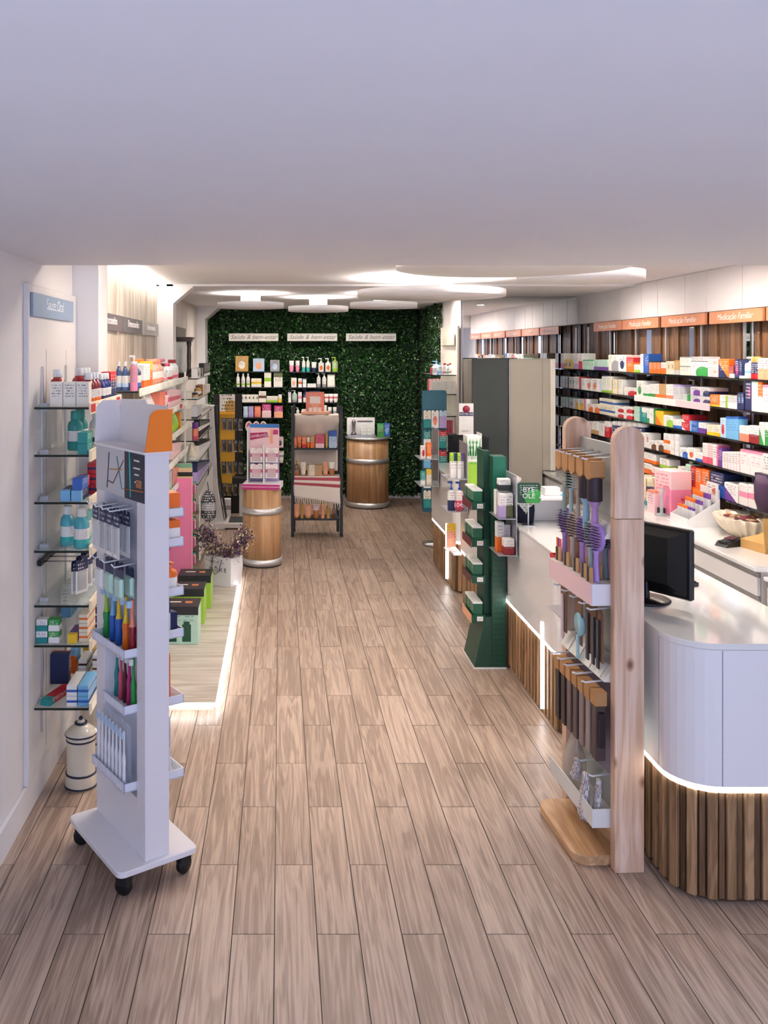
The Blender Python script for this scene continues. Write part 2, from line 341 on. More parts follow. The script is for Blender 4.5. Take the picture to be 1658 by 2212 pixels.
def pl_side():
    dd = random.random(); return (2.005-.05*dd, random.uniform(11.09, 12.66), random.uniform(.06, 2.70)), (-1, 0, 0)
leaves('foliage', 62000, pl_back, 'dense dark green artificial leaf wall at the end of the shop')
leaves('foliage', 15000, pl_side, 'green leaf cladding on the narrow return beside the mirror')
# ---------------------------------------------------------------- ceiling disc lamps
DISCS = [(Px(930, 7.6), 7.6, .62, 2.555, 'wide white disc lamp hanging over the middle of the aisle'), (1.27, 4.93, .63, 2.55, 'large white disc lamp cut off by the lowered ceiling edge'),
 (1.95, 5.85, .40, 2.555, 'white disc lamp beside the panelled medicine wall'), (Px(541, 9.35), 9.35, .345, 2.545, 'small white disc lamp above the weighing scale, by the pillars'),
 (Px(687, 10.0), 10.0, .335, 2.54, 'small white disc lamp above the black ladder rack'), (Px(828, 9.3), 9.3, .345, 2.545, 'small white disc lamp above the wide wooden drum')]
for x, y, r, z, lb in DISCS:
    t = empty('ceiling_disc_lamp', (x, y, z)); tag(t, lb, 'ceiling lamp', 'round disc lamps under the ceiling')
    obj('disc', MB().lathe([(0, 0), (r, 0), (r, .055), (r-.02, .055), (r-.02, .012), (0, .012)], 56), mat('eeecec', .5), t)
    top = (2.72 if y < 8.35 else 2.70)-z
    obj('light_ring', MB().lathe([(r*.70, .03), (r*.82, .03)], 20, cap=False), mat('fff8f0', .5, emit=DISC), t)
    obj('ceiling_rose', MB().lathe([(0, .012), (r*.3, .012), (r*.3, top), (0, top)], 32), mat('e8e6e6', .6), t)

# fill lamps added to brighten the interior, shaped as recessed ceiling spots
for i, (x, y) in enumerate(((-.3, 4.75), (.55, 4.8), (2.2, 4.7), (2.75, 5.5), (2.7, 6.3), (.3, 5.9), (-.45, 6.1), (2.6, 4.6), (-.3, 11.5), (.5, 11.4), (1.25, 11.3), (2.67, 8.0), (1.72, 6.78), (1.73, 10.15))):
    front = y < 6.4; zc = 2.72 if y < 8.35 else 2.70; k = 1.0 if front else .6
    t = empty('fill_lamp', (x, y, zc)); t.scale = (k, k, 1); tag(t, 'round fill lamp added in the white ceiling, %s of the room' % ordw(i), 'ceiling lamp', 'added fill lamps in the ceiling')
    obj('rim', MB().lathe([(.085, -.008), (.11, -.008), (.11, .0), (.085, .0)], 24, cap=False), TRIMW, t); obj('lens', MB().lathe([(0, -.005), (.085, -.005)], 12), mat('fff5ec', .4, emit=FILL if front else FILL*4.8), t)
# ================================================================ COUNTERS
SLATW = [wood('slat_light', 'b8926a', '80603f', 'z', 70, 3, .5, .3), wood('slat_dark', '76573b', '48341f', 'z', 70, 3, .5, .3)]
slat_m = [B(-.018, .018, -.02, 0, .015, .424).mesh('slat', .003), B(-.011, .011, -.009, 0, .015, .424).mesh('slat', .002)]
CW = mat('efedee', .22, coat=.4); CTOP = mat('ecece8', .1, coat=.6)
def offset_path(x0, x1, yn, yf, r):      # left face from far to near, round the corner, along the near end
    pts = [(x0, yf)]; 
    for i in range(9): a = math.radians(180+90*i/8); pts.append((x0+r+r*math.cos(a), yn+r+r*math.sin(a)))
    pts.append((x1, yn)); return pts
def counter(yn, yf, r, label, led_y=None, seams=()):
    x0, x1 = 1.50, 2.10; t = empty('service_counter', ((x0+x1)/2, (yn+yf)/2, 0)); tag(t, label, 'counter', 'row of service counters')
    ox, oy = -(x0+x1)/2, -(yn+yf)/2
    def foot(g): return [(a+ox, b+oy) for a, b in rrect(x0+g, x1-g, yn+g, yf-g, r, 8, (1, 1, 0, 0))]
    obj('base_core', MB().prism(foot(.03), .0, .425), mat('4a3423', .7), t)
    obj('light_strip', MB().prism([(a+ox, b+oy) for a, b in rrect(x0+.004, x1-.004, yn+.004, yf-.004, r, 5, (1, 1, 0, 0))], .425, .449, cap=False), LEDM, t)
    obj('upper_body', MB().prism(foot(.0), .449, .964), CW, t)
    obj('worktop', MB().prism(foot(-.006), .966, .99), CTOP, t, bevel=.003)
    pts = offset_path(x0+.03, x1-.03, yn+.03, yf-.02, max(.02, r-.03)); L = [0]
    for p, q in zip(pts, pts[1:]): L.append(L[-1]+math.dist(p, q))
    s = .03; i = 0
    while s < L[-1]-.02:
        j = max(k for k in range(len(L)-1) if L[k] <= s); u = (s-L[j])/(L[j+1]-L[j]); p, q = pts[j], pts[j+1]
        a = math.atan2(q[1]-p[1], q[0]-p[0])
        obj('slat', slat_m[i % 2], SLATW[i % 2], t, (p[0]+(q[0]-p[0])*u+ox, p[1]+(q[1]-p[1])*u+oy, 0), (0, 0, a)); s += .0335; i += 1
    if led_y: obj('light_strip', B(x0-.008+ox, x0+.012+ox, led_y-.006+oy, led_y+.006+oy, .045, .54), LEDM, t)
    for s in seams: obj('seam', B(*[v for v in (s[0]+ox, s[1]+ox, s[2]+oy, s[3]+oy)], .452, .962), mat('8d8b92', .5), t)
    return t
counter(3.385, 4.62, .17, 'white curved service counter with fluted wood base beside the pine brush stand', None, ((1.665, 1.668, 3.3845, 3.40), (1.4995, 1.51, 3.56, 3.5625)))
counter(4.82, 6.20, .13, 'white service counter with glowing cross strip beside the green cardboard stand', 5.15)
counter(6.32, 7.48, .12, 'white service counter between the green cardboard stand and the pump bottles')
counter(7.74, 8.90, .12, 'white service counter at the far end of the row near the leaf wall', 8.10)
# raised white screen on the second counter
t = empty('counter_screen', (1.75, 5.6, .99)); tag(t, 'white raised privacy screen standing on the service counter beside the pine stand', 'screen')
obj('panel', B(-.11, .33, .25, .28, 0, .185), CW, t, bevel=.004); obj('panel', MB().prism([(-.22, 0), (.25, 0), (.25, .185), (.02, .185), (-.22, .14)], .08, .105, 'x'), CW, t); obj('shelf', B(-.11, .33, .05, .25, .165, .18), CW, t, bevel=.002)
# ================================================================ BACK CABINETS AND WORKTOP
CABW = mat('eee9e4', .35); CH = mat('8f8a84', .5)
wt = obj('worktop', B(2.706, 3.384, 5.12, 9.985, .832, .862), mat('f3f1ee', .12, coat=.6), bevel=.006, seg=2); tag(wt, 'long white worktop under the medicine shelves', 'worktop')
def cab(y0, y1, h, label, x0=2.73):
    t = empty('drawer_cabinet', (3.06, (y0+y1)/2, 0)); tag(t, label, 'cabinet', 'white drawer cabinets behind the counters'); w = (y1-y0)/2
    obj('carcass', B(x0+.022-3.06, .32, -w+.001, w-.001, 0, h), mat('dcd6cf', .5), t)
    z = h-.01
    for dh in (.105, .22, .22, .2):
        d = obj('drawer', B(x0-3.06, x0+.02-3.06, -w+.004, w-.004, z-.026-dh, z-.026), CABW, t, bevel=.002)
        obj('finger_channel', B(x0+.01-3.06, x0+.022-3.06, -w+.004, w-.004, z-.024, z-.002), CH, d); z -= dh+.028
for i in range(6): y0 = 5.14+i*.806; cab(y0, y0+.804, .83, 'white drawer cabinet under the worktop, %s from the rounded worktop end' % ordw(i))
cab(4.0, 5.10, .79, 'lower white drawer cabinet standing past the worktop end', 2.76)
lw = obj('worktop', B(2.74, 3.384, 3.98, 5.10, .792, .815), mat('f3f1ee', .15), bevel=.004); tag(lw, 'short white worktop on the lower drawer cabinet', 'worktop')
# ================================================================ RIGHT WALL SHELVES
SHZ = [2.09-r*3.1 for r in (.0585, .1265, .1945, .263, .3328)]
RX = 3.10
DKGL = mat('17191a', .12, coat=.5)
SN = ['top', 'second', 'third', 'fourth', 'lowest']
for i, z in enumerate(SHZ):
    t = empty('wall_shelf', (3.24, 7.49, z)); tag(t, '%s dark glass shelf on the panelled medicine wall' % SN[i], 'shelf', 'dark shelves on the panelled wall')
    obj('board', B(-.14, .128, -2.49, 2.48, -.012, 0), DKGL, t)
    for yy in (-2.3, -1.65, -.99, -.33, .33, .99, 1.65, 2.3): obj('bracket', MB().prism([(-.05, -.012), (.128, -.012), (.128, -.07)], yy-.004, yy+.004, 'y'), STEEL, t)
for i, yy in enumerate((5.19, 5.84, 6.5, 7.16, 7.82, 8.48, 9.14, 9.79)):
    o = obj('shelf_upright', B(3.352, 3.366, yy-.012, yy+.012, .9, 2.36), mat('c9c2ba', .35, .8), bevel=.001); tag(o, 'slim metal shelf upright on the panelled wall, %s from the mirror' % ordw(7-i), 'upright', 'metal uprights of the medicine wall')
# signs
def sign(name, c, size, loc, rz, txt, tcol, ts, label, group=None, shear=.35, off=(0, 0), sub=None):
    w, h, d = size; t = empty(name, loc, rz); tag(t, label, 'sign', group)
    obj('sign_board', B(-w/2, w/2, -d/2, d/2, -h/2, h/2), mat(c, .4), t, bevel=.0015)
    if txt: text(txt, ts, mat(tcol, .5), t, (off[0], -d/2-.001, off[1]), (PI/2, 0, 0), shear)
    if sub: obj('underline', B(-w*.16+off[0], w*.16+off[0], -d/2-.0015, -d/2, -h*.2+off[1], -h*.17+off[1]), mat(tcol, .5), t)
    return t
for i, (a, b) in enumerate(((1283, 1343), (1346, 1424), (1429, 1525), (1533, 1650))):
    ya, yb = F*3.285/(a-CX), F*3.285/(b-CX)
    sign('hanging_sign', 'd68a62', (ya-yb-.01, .092, .02), (3.285, (ya+yb)/2, 2.346), -PI/2, 'Medicação Familiar', 'f7ece4', .066, 'orange family medication sign under the fascia, %s from the mirror' % ordw(i), 'orange signs under the fascia')
for i, yc in enumerate((5.68, 4.86)):
    sign('hanging_sign', 'd68a62', (.76, .092, .02), (3.285, yc, 2.346), -PI/2, 'Medicação Familiar', 'f7ece4', .066, 'orange family medication sign under the fascia, %s from the mirror' % ordw(4+i), 'orange signs under the fascia')
for i, (a, b) in enumerate(((494, 601), (620, 728), (747, 855))):
    d = 12.55; xa, xb = Px(a, d), Px(b, d)
    sign('wall_sign', 'f0ece4', (xb-xa, .105, .02), ((xa+xb)/2, d, Pz(728.5, d)), 0, 'Saúde & bem-estar', '77746e', .085, 'cream health and wellbeing sign on the leaf wall, ' + ('above the diffuser boxes', 'above the pump bottles', 'above the wide drum')[i], 'cream signs on the leaf wall')
    for q in (-.3, .3): obj('standoff', B((xb-xa)*q-.006, (xb-xa)*q+.006, .01, .25, -.006, .006), STEEL, bpy.data.objects['wall_sign' + ('' if i == 0 else '.%03d' % i)])
sign('wall_sign', '8aa0ba', (.79, .108, .012), (-1.118, 4.44, 2.305), PI/2, 'Saúde Oral', 'f4f7fa', .075, 'blue grey oral health sign above the glass shelves', None, .2, (0, .01), 1)
for i, (ya, yb) in enumerate(((5.40, 6.33), (6.37, 7.25), (7.30, 8.20))):
    sign('wall_sign', ('6d6468', '6f6c70', 'b5b2ac')[i], (yb-ya, .112, .014), (-1.118, (ya+yb)/2, 2.286), PI/2, 'Dermocosmética', 'efecec', .072, ('brown grey sign on the whitewashed boards next to the pillar', 'grey sign in the middle of the whitewashed boards', 'pale grey sign on the whitewashed boards by the glowing pillar')[i], 'grey signs on the whitewashed boards', .2, (0, .01), 1)
sign('wall_sign', '7d766f', (.9, .12, .014), (-1.11, 10.05, 2.30), PI/2, None, 'a9a29a', .085, 'brown grey sign above the dark wooden display case', None, .2, (0, 0), 1)
# ================================================================ PANEL, SHELVES AT THE RETURN
t = empty('suspended_divider', (1.985, 10.53, 0)); tag(t, 'tall cream hanging panel at the corner of the leaf wall', 'panel')
obj('panel_board', B(-.012, .012, -.52, .52, .05, 2.385), mat('ece4d8', .45), t, bevel=.003)
for yy in (-.45, .45): obj('wire', B(-.0015, .0015, yy-.0015, yy+.0015, 2.385, 2.70), STEEL, t)
sign('wall_sign', 'e9e0cf', (.80, .15, .012), (1.955, 10.5, 2.24), -PI/2, None, 'b8b0a0', .09, 'cream sign on the hanging panel at the leaf wall corner')
GL = mat('9fb0aa', .05, trans=.85, ior=1.3); GEDGE = mat('10201c', .15)
def glass_shelf(label, x0, x1, y0, y1, z, edge, group, clip=()):
    t = empty('glass_shelf', ((x0+x1)/2, (y0+y1)/2, z)); tag(t, label, 'shelf', group); hx, hy = (x1-x0)/2, (y1-y0)/2
    obj('pane', B(-hx, hx, -hy, hy, -.008, 0), mat('dfeae6', .03, alpha=.38), t)
    for e in edge:
        q = {'n': (-hx, hx, -hy-.002, -hy, -.009, .001), 'r': (hx, hx+.002, -hy, hy, -.009, .001), 'l': (-hx-.002, -hx, -hy, hy, -.009, .001)}[e]; obj('polished_edge', B(*q), GEDGE, t)
    for c in clip: obj('clip', B(c[0]-.02, c[0]+.02, c[1]-.012, c[1]+.012, -.022, .014), mat('c6cad2', .35), t, bevel=.004)
    return t
RZ = [1.83, 1.615, 1.37, 1.17, .97, .77]
for i, z in enumerate(RZ): glass_shelf('%s glass shelf on the cream hanging panel' % (SN[:4]+['fifth', 'sixth'])[i], 1.72, 1.972, 10.06, 11.02, z, 'nl', 'glass shelves on the hanging panel')
# tall two-tone unit before the mirror
t = empty('tall_cupboard', (2.395, 9.41, 0)); tag(t, 'tall cupboard with a dark green leaf and a taupe leaf before the mirror', 'cupboard')
obj('carcass', B(-.40, .29, -.13, .35, 0, 2.005), mat('8b857a', .5), t); obj('door', B(-.42, -.045, -.16, -.135, .0, 2.018), mat('333b38', .45), t, bevel=.003); obj('door', B(-.03, .305, -.16, -.135, 0, 2.018), mat('a8a193', .45), t, bevel=.003); obj('side_panel', B(.378, .43, -.19, -.14, .87, 2.018), mat('dad6c8', .45), t, bevel=.003); obj('upper_door', B(.306, .378, -.16, -.135, .87, 2.018), mat('a8a193', .45), t); obj('hinge', B(-.043, -.032, -.17, -.14, 0, 2.0), STEEL, t)
# ================================================================ LEFT GLASS SHELVES
LZ0 = [1.836, 1.619, 1.403, 1.181, .932, .75, .463]
for i, z in enumerate(LZ0): glass_shelf('%s glass shelf beneath the blue oral health sign' % ['top', 'second', 'third', 'fourth', 'fifth', 'sixth', 'lowest'][i], -1.122, -.877, 4.1, 4.93, z, 'nr', 'glass shelves of the oral care bay', ((-.225+.12, -.36), ) if 0 else ((-.10, -.33), (-.10, .33)))
for i, yy in enumerate((4.235, 4.70)):
    o = obj('shelf_rail', B(-1.1265, -1.117, yy-.006, yy+.006, .3, 2.02), mat('c9c9cd', .3, .9)); tag(o, 'slim slotted metal shelf rail of the oral care bay, ' + ('near the white board edge', 'near the pillar')[i], 'rail', 'shelf rails of the oral care bay')
for i, z in enumerate(LZ0):                              # price rails along the front edges
    t = empty('price_rail', (-.872, 4.5, z)); tag(t, 'cream price rail on the %s oral care glass shelf' % ['top', 'second', 'third', 'fourth', 'fifth', 'sixth', 'lowest'][i], 'price rail', 'price rails of the oral care bay')
    obj('rail', MB().prism([(0, -.03), (.006, -.032), (.004, .02), (-.002, .022)], -.4, .42, 'y'), mat('efe3cd', .45), t)
    for j in range(5): obj('price_tag', B(.005, .0075, -.38+j*.16, -.29+j*.16, -.024, .012), pr('red' if (i == 0 and j % 2 == 0) else 'cream', 'red' if i == 0 else 'grey', 'plain', lo=.1, hi=.9, rows=4), t)
# niche shelves between the pillars
LZ1 = [1.85, 1.635, 1.42, 1.205, .99, .775, .56]
for i, z in enumerate(LZ1): glass_shelf('%s glass shelf in the niche between the two pillars' % ['top', 'second', 'third', 'fourth', 'fifth', 'sixth', 'lowest'][i], -1.135, -.86, 5.42, 8.30, z, 'nr', 'glass shelves of the niche')
for i, z in enumerate(LZ1[:5]):
    t = empty('price_rail', (-.855, 6.9, z)); tag(t, 'pale price rail on the %s niche shelf' % SN[i] if i < 4 else 'pale price rail on the fifth niche shelf', 'price rail', 'price rails of the niche')
    obj('rail', MB().prism([(0, -.03), (.006, -.032), (.004, .014), (-.002, .016)], -1.45, 1.38, 'y'), mat('e8e6d8', .45), t)
    for j in range(8): obj('price_tag', B(.005, .0075, -1.4+j*.35, -1.22+j*.35, -.026, .008), pr('red' if (i == 1 and j in (4, 6)) else 'white', 'lime' if i in (0, 2) else 'grey', 'diag', lo=.1, hi=.9, rows=4), t)
o = obj('shelf_upright', B(-.885, -.87, 8.28, 8.295, .06, 1.90), mat('efeae6', .4)); tag(o, 'thin pale post at the end of the niche shelves', 'upright')
LZ2 = [1.83, 1.63, 1.43, 1.22, 1.02, .8]
for i, z in enumerate(LZ2): glass_shelf('%s glass shelf of the make-up bay behind the glowing pillar' % (SN[:4]+['fifth', 'sixth'])[i], -1.13, -.80, 8.75, 10.45, z, 'nr', 'glass shelves of the make-up bay')
# ================================================================ PRODUCT KINDS (unit space: x -.5..5, y -.5..5, z 0..1; front is -y)
KIND = {}
def kind(name, noun, cat, parts): KIND[name] = (noun, cat, parts)
def M(mb, bevel=0, seg=1): return mb.mesh('product', bevel, seg)
def carton_mesh():
    m = MB().box(-.5, .5, -.5, .5, 0, .985); m = m.mesh('product', .012)
    bm = bmesh.new(); bm.from_mesh(m)
    f = B(-.47, .47, -.47, .44, .98, 1.0).mesh('flap'); bm.from_mesh(f); g = B(-.2, .2, -.505, -.49, .93, .985).mesh('tab'); bm.from_mesh(g); bm.to_mesh(m); bm.free(); return m
def ell(n, rx, ry, z, p=2.0):
    out = []
    for i in range(n):
        a = 2*PI*i/n; c, s = math.cos(a), math.sin(a); out.append((rx*math.copysign(abs(c)**(2/p), c), ry*math.copysign(abs(s)**(2/p), s), z))
    return out
def loftm(rows, n=16, p=2.0, smooth=True): return M(MB().loft([ell(n, a, b, z, p) for a, b, z in rows], 0, smooth))
kind('carton', 'carton', 'carton', [('carton', carton_mesh(), 'a')])
kind('bottle', 'bottle', 'bottle', [('bottle', M(MB().lathe([(0, 0), (.44, 0), (.5, .03), (.5, .58), (.47, .66), (.3, .76), (.2, .80), (.2, .86)], 18)), 'a'), ('cap', M(MB().lathe([(0, .84), (.24, .84), (.24, .985), (.2, 1), (0, 1)], 16)), 'b'), ('label', M(MB().lathe([(.505, .14), (.505, .52)], 18, cap=False)), 'c')])
kind('shoulder', 'bottle', 'bottle', [('bottle', M(MB().lathe([(0, 0), (.46, 0), (.5, .03), (.5, .6), (.44, .7), (.3, .755), (.29, .8)], 18)), 'a'), ('cap', M(MB().lathe([(0, .79), (.3, .79), (.32, .8), (.3, .985), (.26, 1), (0, 1)], 16)), 'b'), ('label', M(MB().lathe([(.506, .1), (.506, .5)], 18, cap=False)), 'c')])
pump = MB().lathe([(0, .74), (.22, .74), (.22, .80), (.1, .81), (.09, .9), (.2, .905), (.2, .955), (.12, .97), (0, .97)], 14).box(-.62, .1, -.09, .09, .93, .985)
kind('pump', 'pump bottle', 'bottle', [('bottle', loftm([(.46, .46, 0), (.5, .5, .02), (.5, .5, .62), (.45, .45, .69), (.24, .24, .73), (.22, .22, .75)]), 'a'), ('pump_head', M(pump), 'b'), ('label', M(MB().lathe([(.505, .1), (.505, .5)], 18, cap=False)), 'c')])
kind('flatpump', 'pump bottle', 'bottle', [('bottle', loftm([(.48, .45, 0), (.5, .5, .02), (.5, .5, .6), (.44, .4, .66), (.2, .25, .68), (.2, .25, .7)], 20, 3.5), 'a'), ('pump_head', M(MB().lathe([(0, .69), (.2, .69), (.2, .77), (.09, .78), (.08, .9), (.17, .905), (.17, .96), (0, .97)], 14).box(-.52, .08, -.1, .1, .92, .99)), 'b')])
def tube_rows(): return [(.40, .40, .13), (.44, .42, .2), (.47, .33, .5), (.49, .18, .8), (.5, .05, .96), (.5, .04, 1.0)]
kind('tube', 'tube', 'tube', [('tube', loftm(tube_rows(), 16), 'a'), ('cap', M(MB().lathe([(0, 0), (.36, 0), (.38, .02), (.38, .135), (0, .135)], 16)), 'b')])
kind('can', 'spray can', 'can', [('can', M(MB().lathe([(0, 0), (.47, 0), (.5, .015), (.5, .70), (.45, .735), (.45, .75)], 18)), 'a'), ('cap', M(MB().lathe([(.45, .745), (.45, .9), (.4, .97), (.25, 1), (0, 1)], 16)), 'b')])
kind('slimcan', 'slim bottle', 'bottle', [('bottle', M(MB().lathe([(0, 0), (.46, 0), (.5, .02), (.5, .8), (.42, .83)], 16)), 'a'), ('cap', M(MB().lathe([(.4, .82), (.4, .98), (.36, 1), (0, 1)], 14)), 'b')])
kind('jar', 'jar', 'jar', [('jar', M(MB().lathe([(0, 0), (.46, 0), (.5, .06), (.5, .6), (.46, .66), (.46, .7)], 18)), 'a'), ('lid', M(MB().lathe([(0, .68), (.5, .68), (.5, .97), (.47, 1), (0, 1)], 18)), 'b')])
kind('dropper', 'dropper bottle', 'bottle', [('bottle', M(MB().lathe([(0, 0), (.47, 0), (.5, .03), (.5, .5), (.36, .6), (.2, .64), (.2, .68)], 16)), 'a'), ('dropper', M(MB().lathe([(0, .66), (.24, .66), (.24, .8), (.14, .82), (.16, .96), (.1, 1), (0, 1)], 12)), 'b')])
def pouch_mesh():
    r = []
    for z, a, b in ((0, .46, .3), (.03, .5, .45), (.3, .5, .5), (.65, .47, .38), (.88, .47, .1), (1, .49, .04)): r.append(ell(16, a, b, z, 4))
    return M(MB().loft(r))
kind('pouch', 'pouch', 'pouch', [('pouch', pouch_mesh(), 'a')])
card = MB().prism([(-.5, 0), (.5, 0), (.5, .94), (.42, 1), (.13, 1), (.13, .93), (-.13, .93), (-.13, 1), (-.42, 1), (-.5, .94)], .1, .16, 'y')
kind('blister', 'hanging pack', 'pack', [('backing_card', M(card), 'a'), ('bubble', M(MB().loft([[(-.38, .1, .08), (.38, .1, .08), (.38, .1, .68), (-.38, .1, .68)], [(-.33, -.4, .12), (.33, -.4, .12), (.33, -.4, .64), (-.33, -.4, .64)]], 0, False)), 'b')])
kind('card', 'hanging pack', 'pack', [('backing_card', M(card), 'a')])
hand = MB().loft([ell(12, .2, .3, 0), ell(12, .2, .32, .05), ell(12, .14, .26, .25), ell(12, .12, .22, .45), ell(12, .2, .3, .54)])
paddle = MB().prism([(.5*math.sin(2*PI*i/20)*(1 if math.cos(2*PI*i/20) > -.4 else .95), .75+.245*math.cos(2*PI*i/20)) for i in range(20)], -.05, .35, 'y')
brist = MB()
for i in range(7):
    for j in range(9):
        u, w = (i-3)/3.5*.42, .55+.048*j
        if (u/.45)**2+((w-.75)/.22)**2 < 1: brist.add([(u-.018, -.05, w), (u+.018, -.05, w), (u, -.05, w+.012), (u+random.uniform(-.03, .03), -.75, w+random.uniform(-.01, .01))], [(0, 1, 3), (1, 2, 3), (2, 0, 3)])
kind('brush', 'paddle hair brush', 'hair brush', [('handle', M(hand), 'a'), ('paddle', M(paddle), 'a'), ('bristles', M(brist), 'b')])
rb = MB().lathe([(.26, .55), (.5, .57), (.5, .93), (.42, .97), (.3, 1), (0, 1)], 18)
kind('roundbrush', 'round hair brush', 'hair brush', [('handle', M(MB().lathe([(0, 0), (.18, .01), (.24, .06), (.24, .3), (.17, .44), (.3, .5), (.36, .53), (.36, .56), (0, .56)], 14)), 'a'), ('barrel', M(rb), 'b')])
tb = MB().loft([ell(10, .5, .5, 0), ell(10, .62, .6, .06), ell(10, .5, .5, .3), ell(10, .6, .6, .45), ell(10, .28, .3, .62), ell(10, .22, .25, .82), ell(10, .35, .3, .86), ell(10, .35, .3, .98), ell(10, .2, .2, 1.0)])
kind('toothbrush', 'toothbrush', 'toothbrush', [('handle', M(tb), 'a'), ('bristles', M(B(-.3, .3, -.9, -.2, .86, .985)), 'b')])
COUNT = {}
def place(k, label, loc, size, rz, a, b=None, c=None, group=None, name=None, rx=0, ry=0):
    noun, cat, parts = KIND[k]; root = None
    _n = len(label.replace('-', ' ').replace(',', '').split())
    if len(label.replace(',', '').split()) > 16: print('LONG', label)
    mm = {'a': a, 'b': b or WPLAST, 'c': c}
    for i, (pn, me, key) in enumerate(parts):
        if mm[key] is None: continue
        if root is None:
            root = obj(name or {'carton': 'carton', 'can': 'spray_can', 'tube': 'cream_tube', 'pump': 'pump_bottle', 'flatpump': 'pump_bottle', 'bottle': 'bottle', 'shoulder': 'bottle', 'slimcan': 'slim_bottle', 'jar': 'jar', 'dropper': 'dropper_bottle',
              'pouch': 'pouch', 'blister': 'blister_pack', 'card': 'hanging_pack', 'brush': 'paddle_brush', 'roundbrush': 'round_brush', 'toothbrush': 'toothbrush'}[k], me, mm[key], None, loc, (rx, ry, rz), size); tag(root, label, cat, group)
        else: obj(pn, me, mm[key], root)
    return root
def cname(a, b): return a if (b is None or b == a) else a+' and '+b
CAPK = {'bottle', 'shoulder', 'pump', 'flatpump', 'tube', 'can', 'slimcan', 'jar', 'dropper'}
def row(items, where, end, side, front, z, depth=.14, dd=0.0, group=None, start=0):
    """items: (x0, x1, ytop, kind, base, accent, style, n[, stack]) measured along the shelf; side R/L/B."""
    idx = start
    for it in items:
        x0, x1, yt, k, base, acc, sty, n = it[:8]; stack = it[8] if len(it) > 8 else 1; cap = it[9] if len(it) > 9 else acc
        for j in range(n):
            xa, xb = x0+(x1-x0)*j/n, x0+(x1-x0)*(j+1)/n
            if side == 'B':
                d = front; wa, wb = Px(xa, d), Px(xb, d); cc = (wa+wb)/2; w = wb-wa; zt = Pz(yt, d)
            else:
                da, db = F*front/(xa-CX), F*front/(xb-CX); cc = (da+db)/2; w = abs(da-db); zt = Pz(yt, cc)
            h = max(.03, (zt-z-.001)/stack); w *= .97
            dp = min(depth, max(w, .05)*1.3) if k == 'carton' else min(depth, w)
            if k in ('tube', 'pouch'): dp = w*.8
            dp = dp if side != 'B' else min(dp, .1)
            if k in ('blister', 'card'): dp = .03
            for q in range(stack):
                zz = z+.001+q*h
                if side == 'R': loc, rz = (front+dd+dp/2+.004, cc, zz), -PI/2
                elif side == 'L': loc, rz = (front-dd-dp/2-.004, cc, zz), PI/2
                else: loc, rz = (cc, front+dd+dp/2+.004, zz), 0
                noun = KIND[k][0]
                a = pr(base, acc, sty) if k not in ('bottle', 'shoulder') else mat(base, .2)
                b = mat(cap, .35); c = pr('white', acc, 'band') if k in ('bottle', 'shoulder') else (pr(base, acc, sty) if k == 'pump' else None)
                nm = ('medicine_carton' if side == 'R' else 'cosmetic_carton') if k == 'carton' else None
                lab = '%s %s, %s from %s on %s' % (cname(base, acc if sty != 'plain' or k in CAPK else None), noun, ordw(idx), end, where)
                place(k, lab, loc, (w, dp, h*.985), rz, a, b, c, group or (noun+'s on '+where), nm); idx += 1
    return idx
# ================================================================ MEDICINE WALL PRODUCTS
def sc(cx0, s, L): return [((cx0+a/s), (cx0+b/s)) + tuple(r) for (a, b, *r) in L]
def R2(L): return [(1180+a/6.377, 1180+b/6.377, 740+y/6.377, *r) for (a, b, y, *r) in L]
def R3(L): return [(1400+a/6.426, 1400+b/6.426, 740+y/6.426, *r) for (a, b, y, *r) in L]
def R4(L): return [(1360+a/5.564, 1360+b/5.564, 940+y/5.564, *r) for (a, b, y, *r) in L]
c = 'carton'; WALL = 'shelf of panelled wall'
row(R2([(188, 235, 145, c, 'white', 'rose', 'band', 1), (240, 340, 228, c, 'yellow', 'charcoal', 'circ', 2), (342, 364, 225, c, 'yellow', 'cream', 'top', 1),
  (366, 430, 145, c, 'white', 'lilac', 'band', 1), (432, 485, 145, c, 'white', 'red', 'half', 1), (487, 640, 235, c, 'mint', 'green', 'edge', 3), (642, 832, 232, c, 'mint', 'purple', 'band', 3), (842, 978, 165, c, 'ivory', 'grey', 'blob', 1), (980, 1088, 170, c, 'white', 'navy', 'circ', 1),
  (1090, 1192, 205, c, 'orange', 'red', 'top', 1), (1196, 1276, 302, c, 'white', 'lime', 'band', 1), (1282, 1338, 155, c, 'white', 'blue', 'stripe2', 1), (1340, 1400, 152, c, 'blue', 'navy', 'plain', 1)]) +
 R3([(0, 160, 257, c, 'orange', 'black', 'edge', 3), (165, 233, 272, c, 'white', 'orange', 'half', 1), (236, 345, 256, c, 'cream', 'tan', 'ring', 2), (347, 420, 242, c, 'gold', 'pale grey', 'band', 1), (425, 570, 195, c, 'ivory', 'grey', 'edge', 1, 2), (572, 805, 262, c, 'white', 'green', 'blob', 1),
  (810, 958, 226, c, 'pale pink', 'peach', 'ring', 1, 2), (962, 1110, 226, c, 'orange', 'navy', 'diag', 1), (1112, 1175, 310, c, 'dark red', 'white', 'band', 1), (1190, 1246, 225, c, 'navy', 'magenta', 'circ', 1), (1250, 1288, 238, c, 'navy', 'white', 'foot', 1), (1290, 1388, 188, 'pump', 'white', 'sky blue', 'mid', 1, 1, 'white'),
  (1392, 1502, 190, 'can', 'navy', 'red', 'band', 2, 1, 'gold'), (1506, 1700, 210, c, 'pale pink', 'peach', 'half', 2)]), 'top '+WALL, 'the mirror', 'R', RX, SHZ[0])
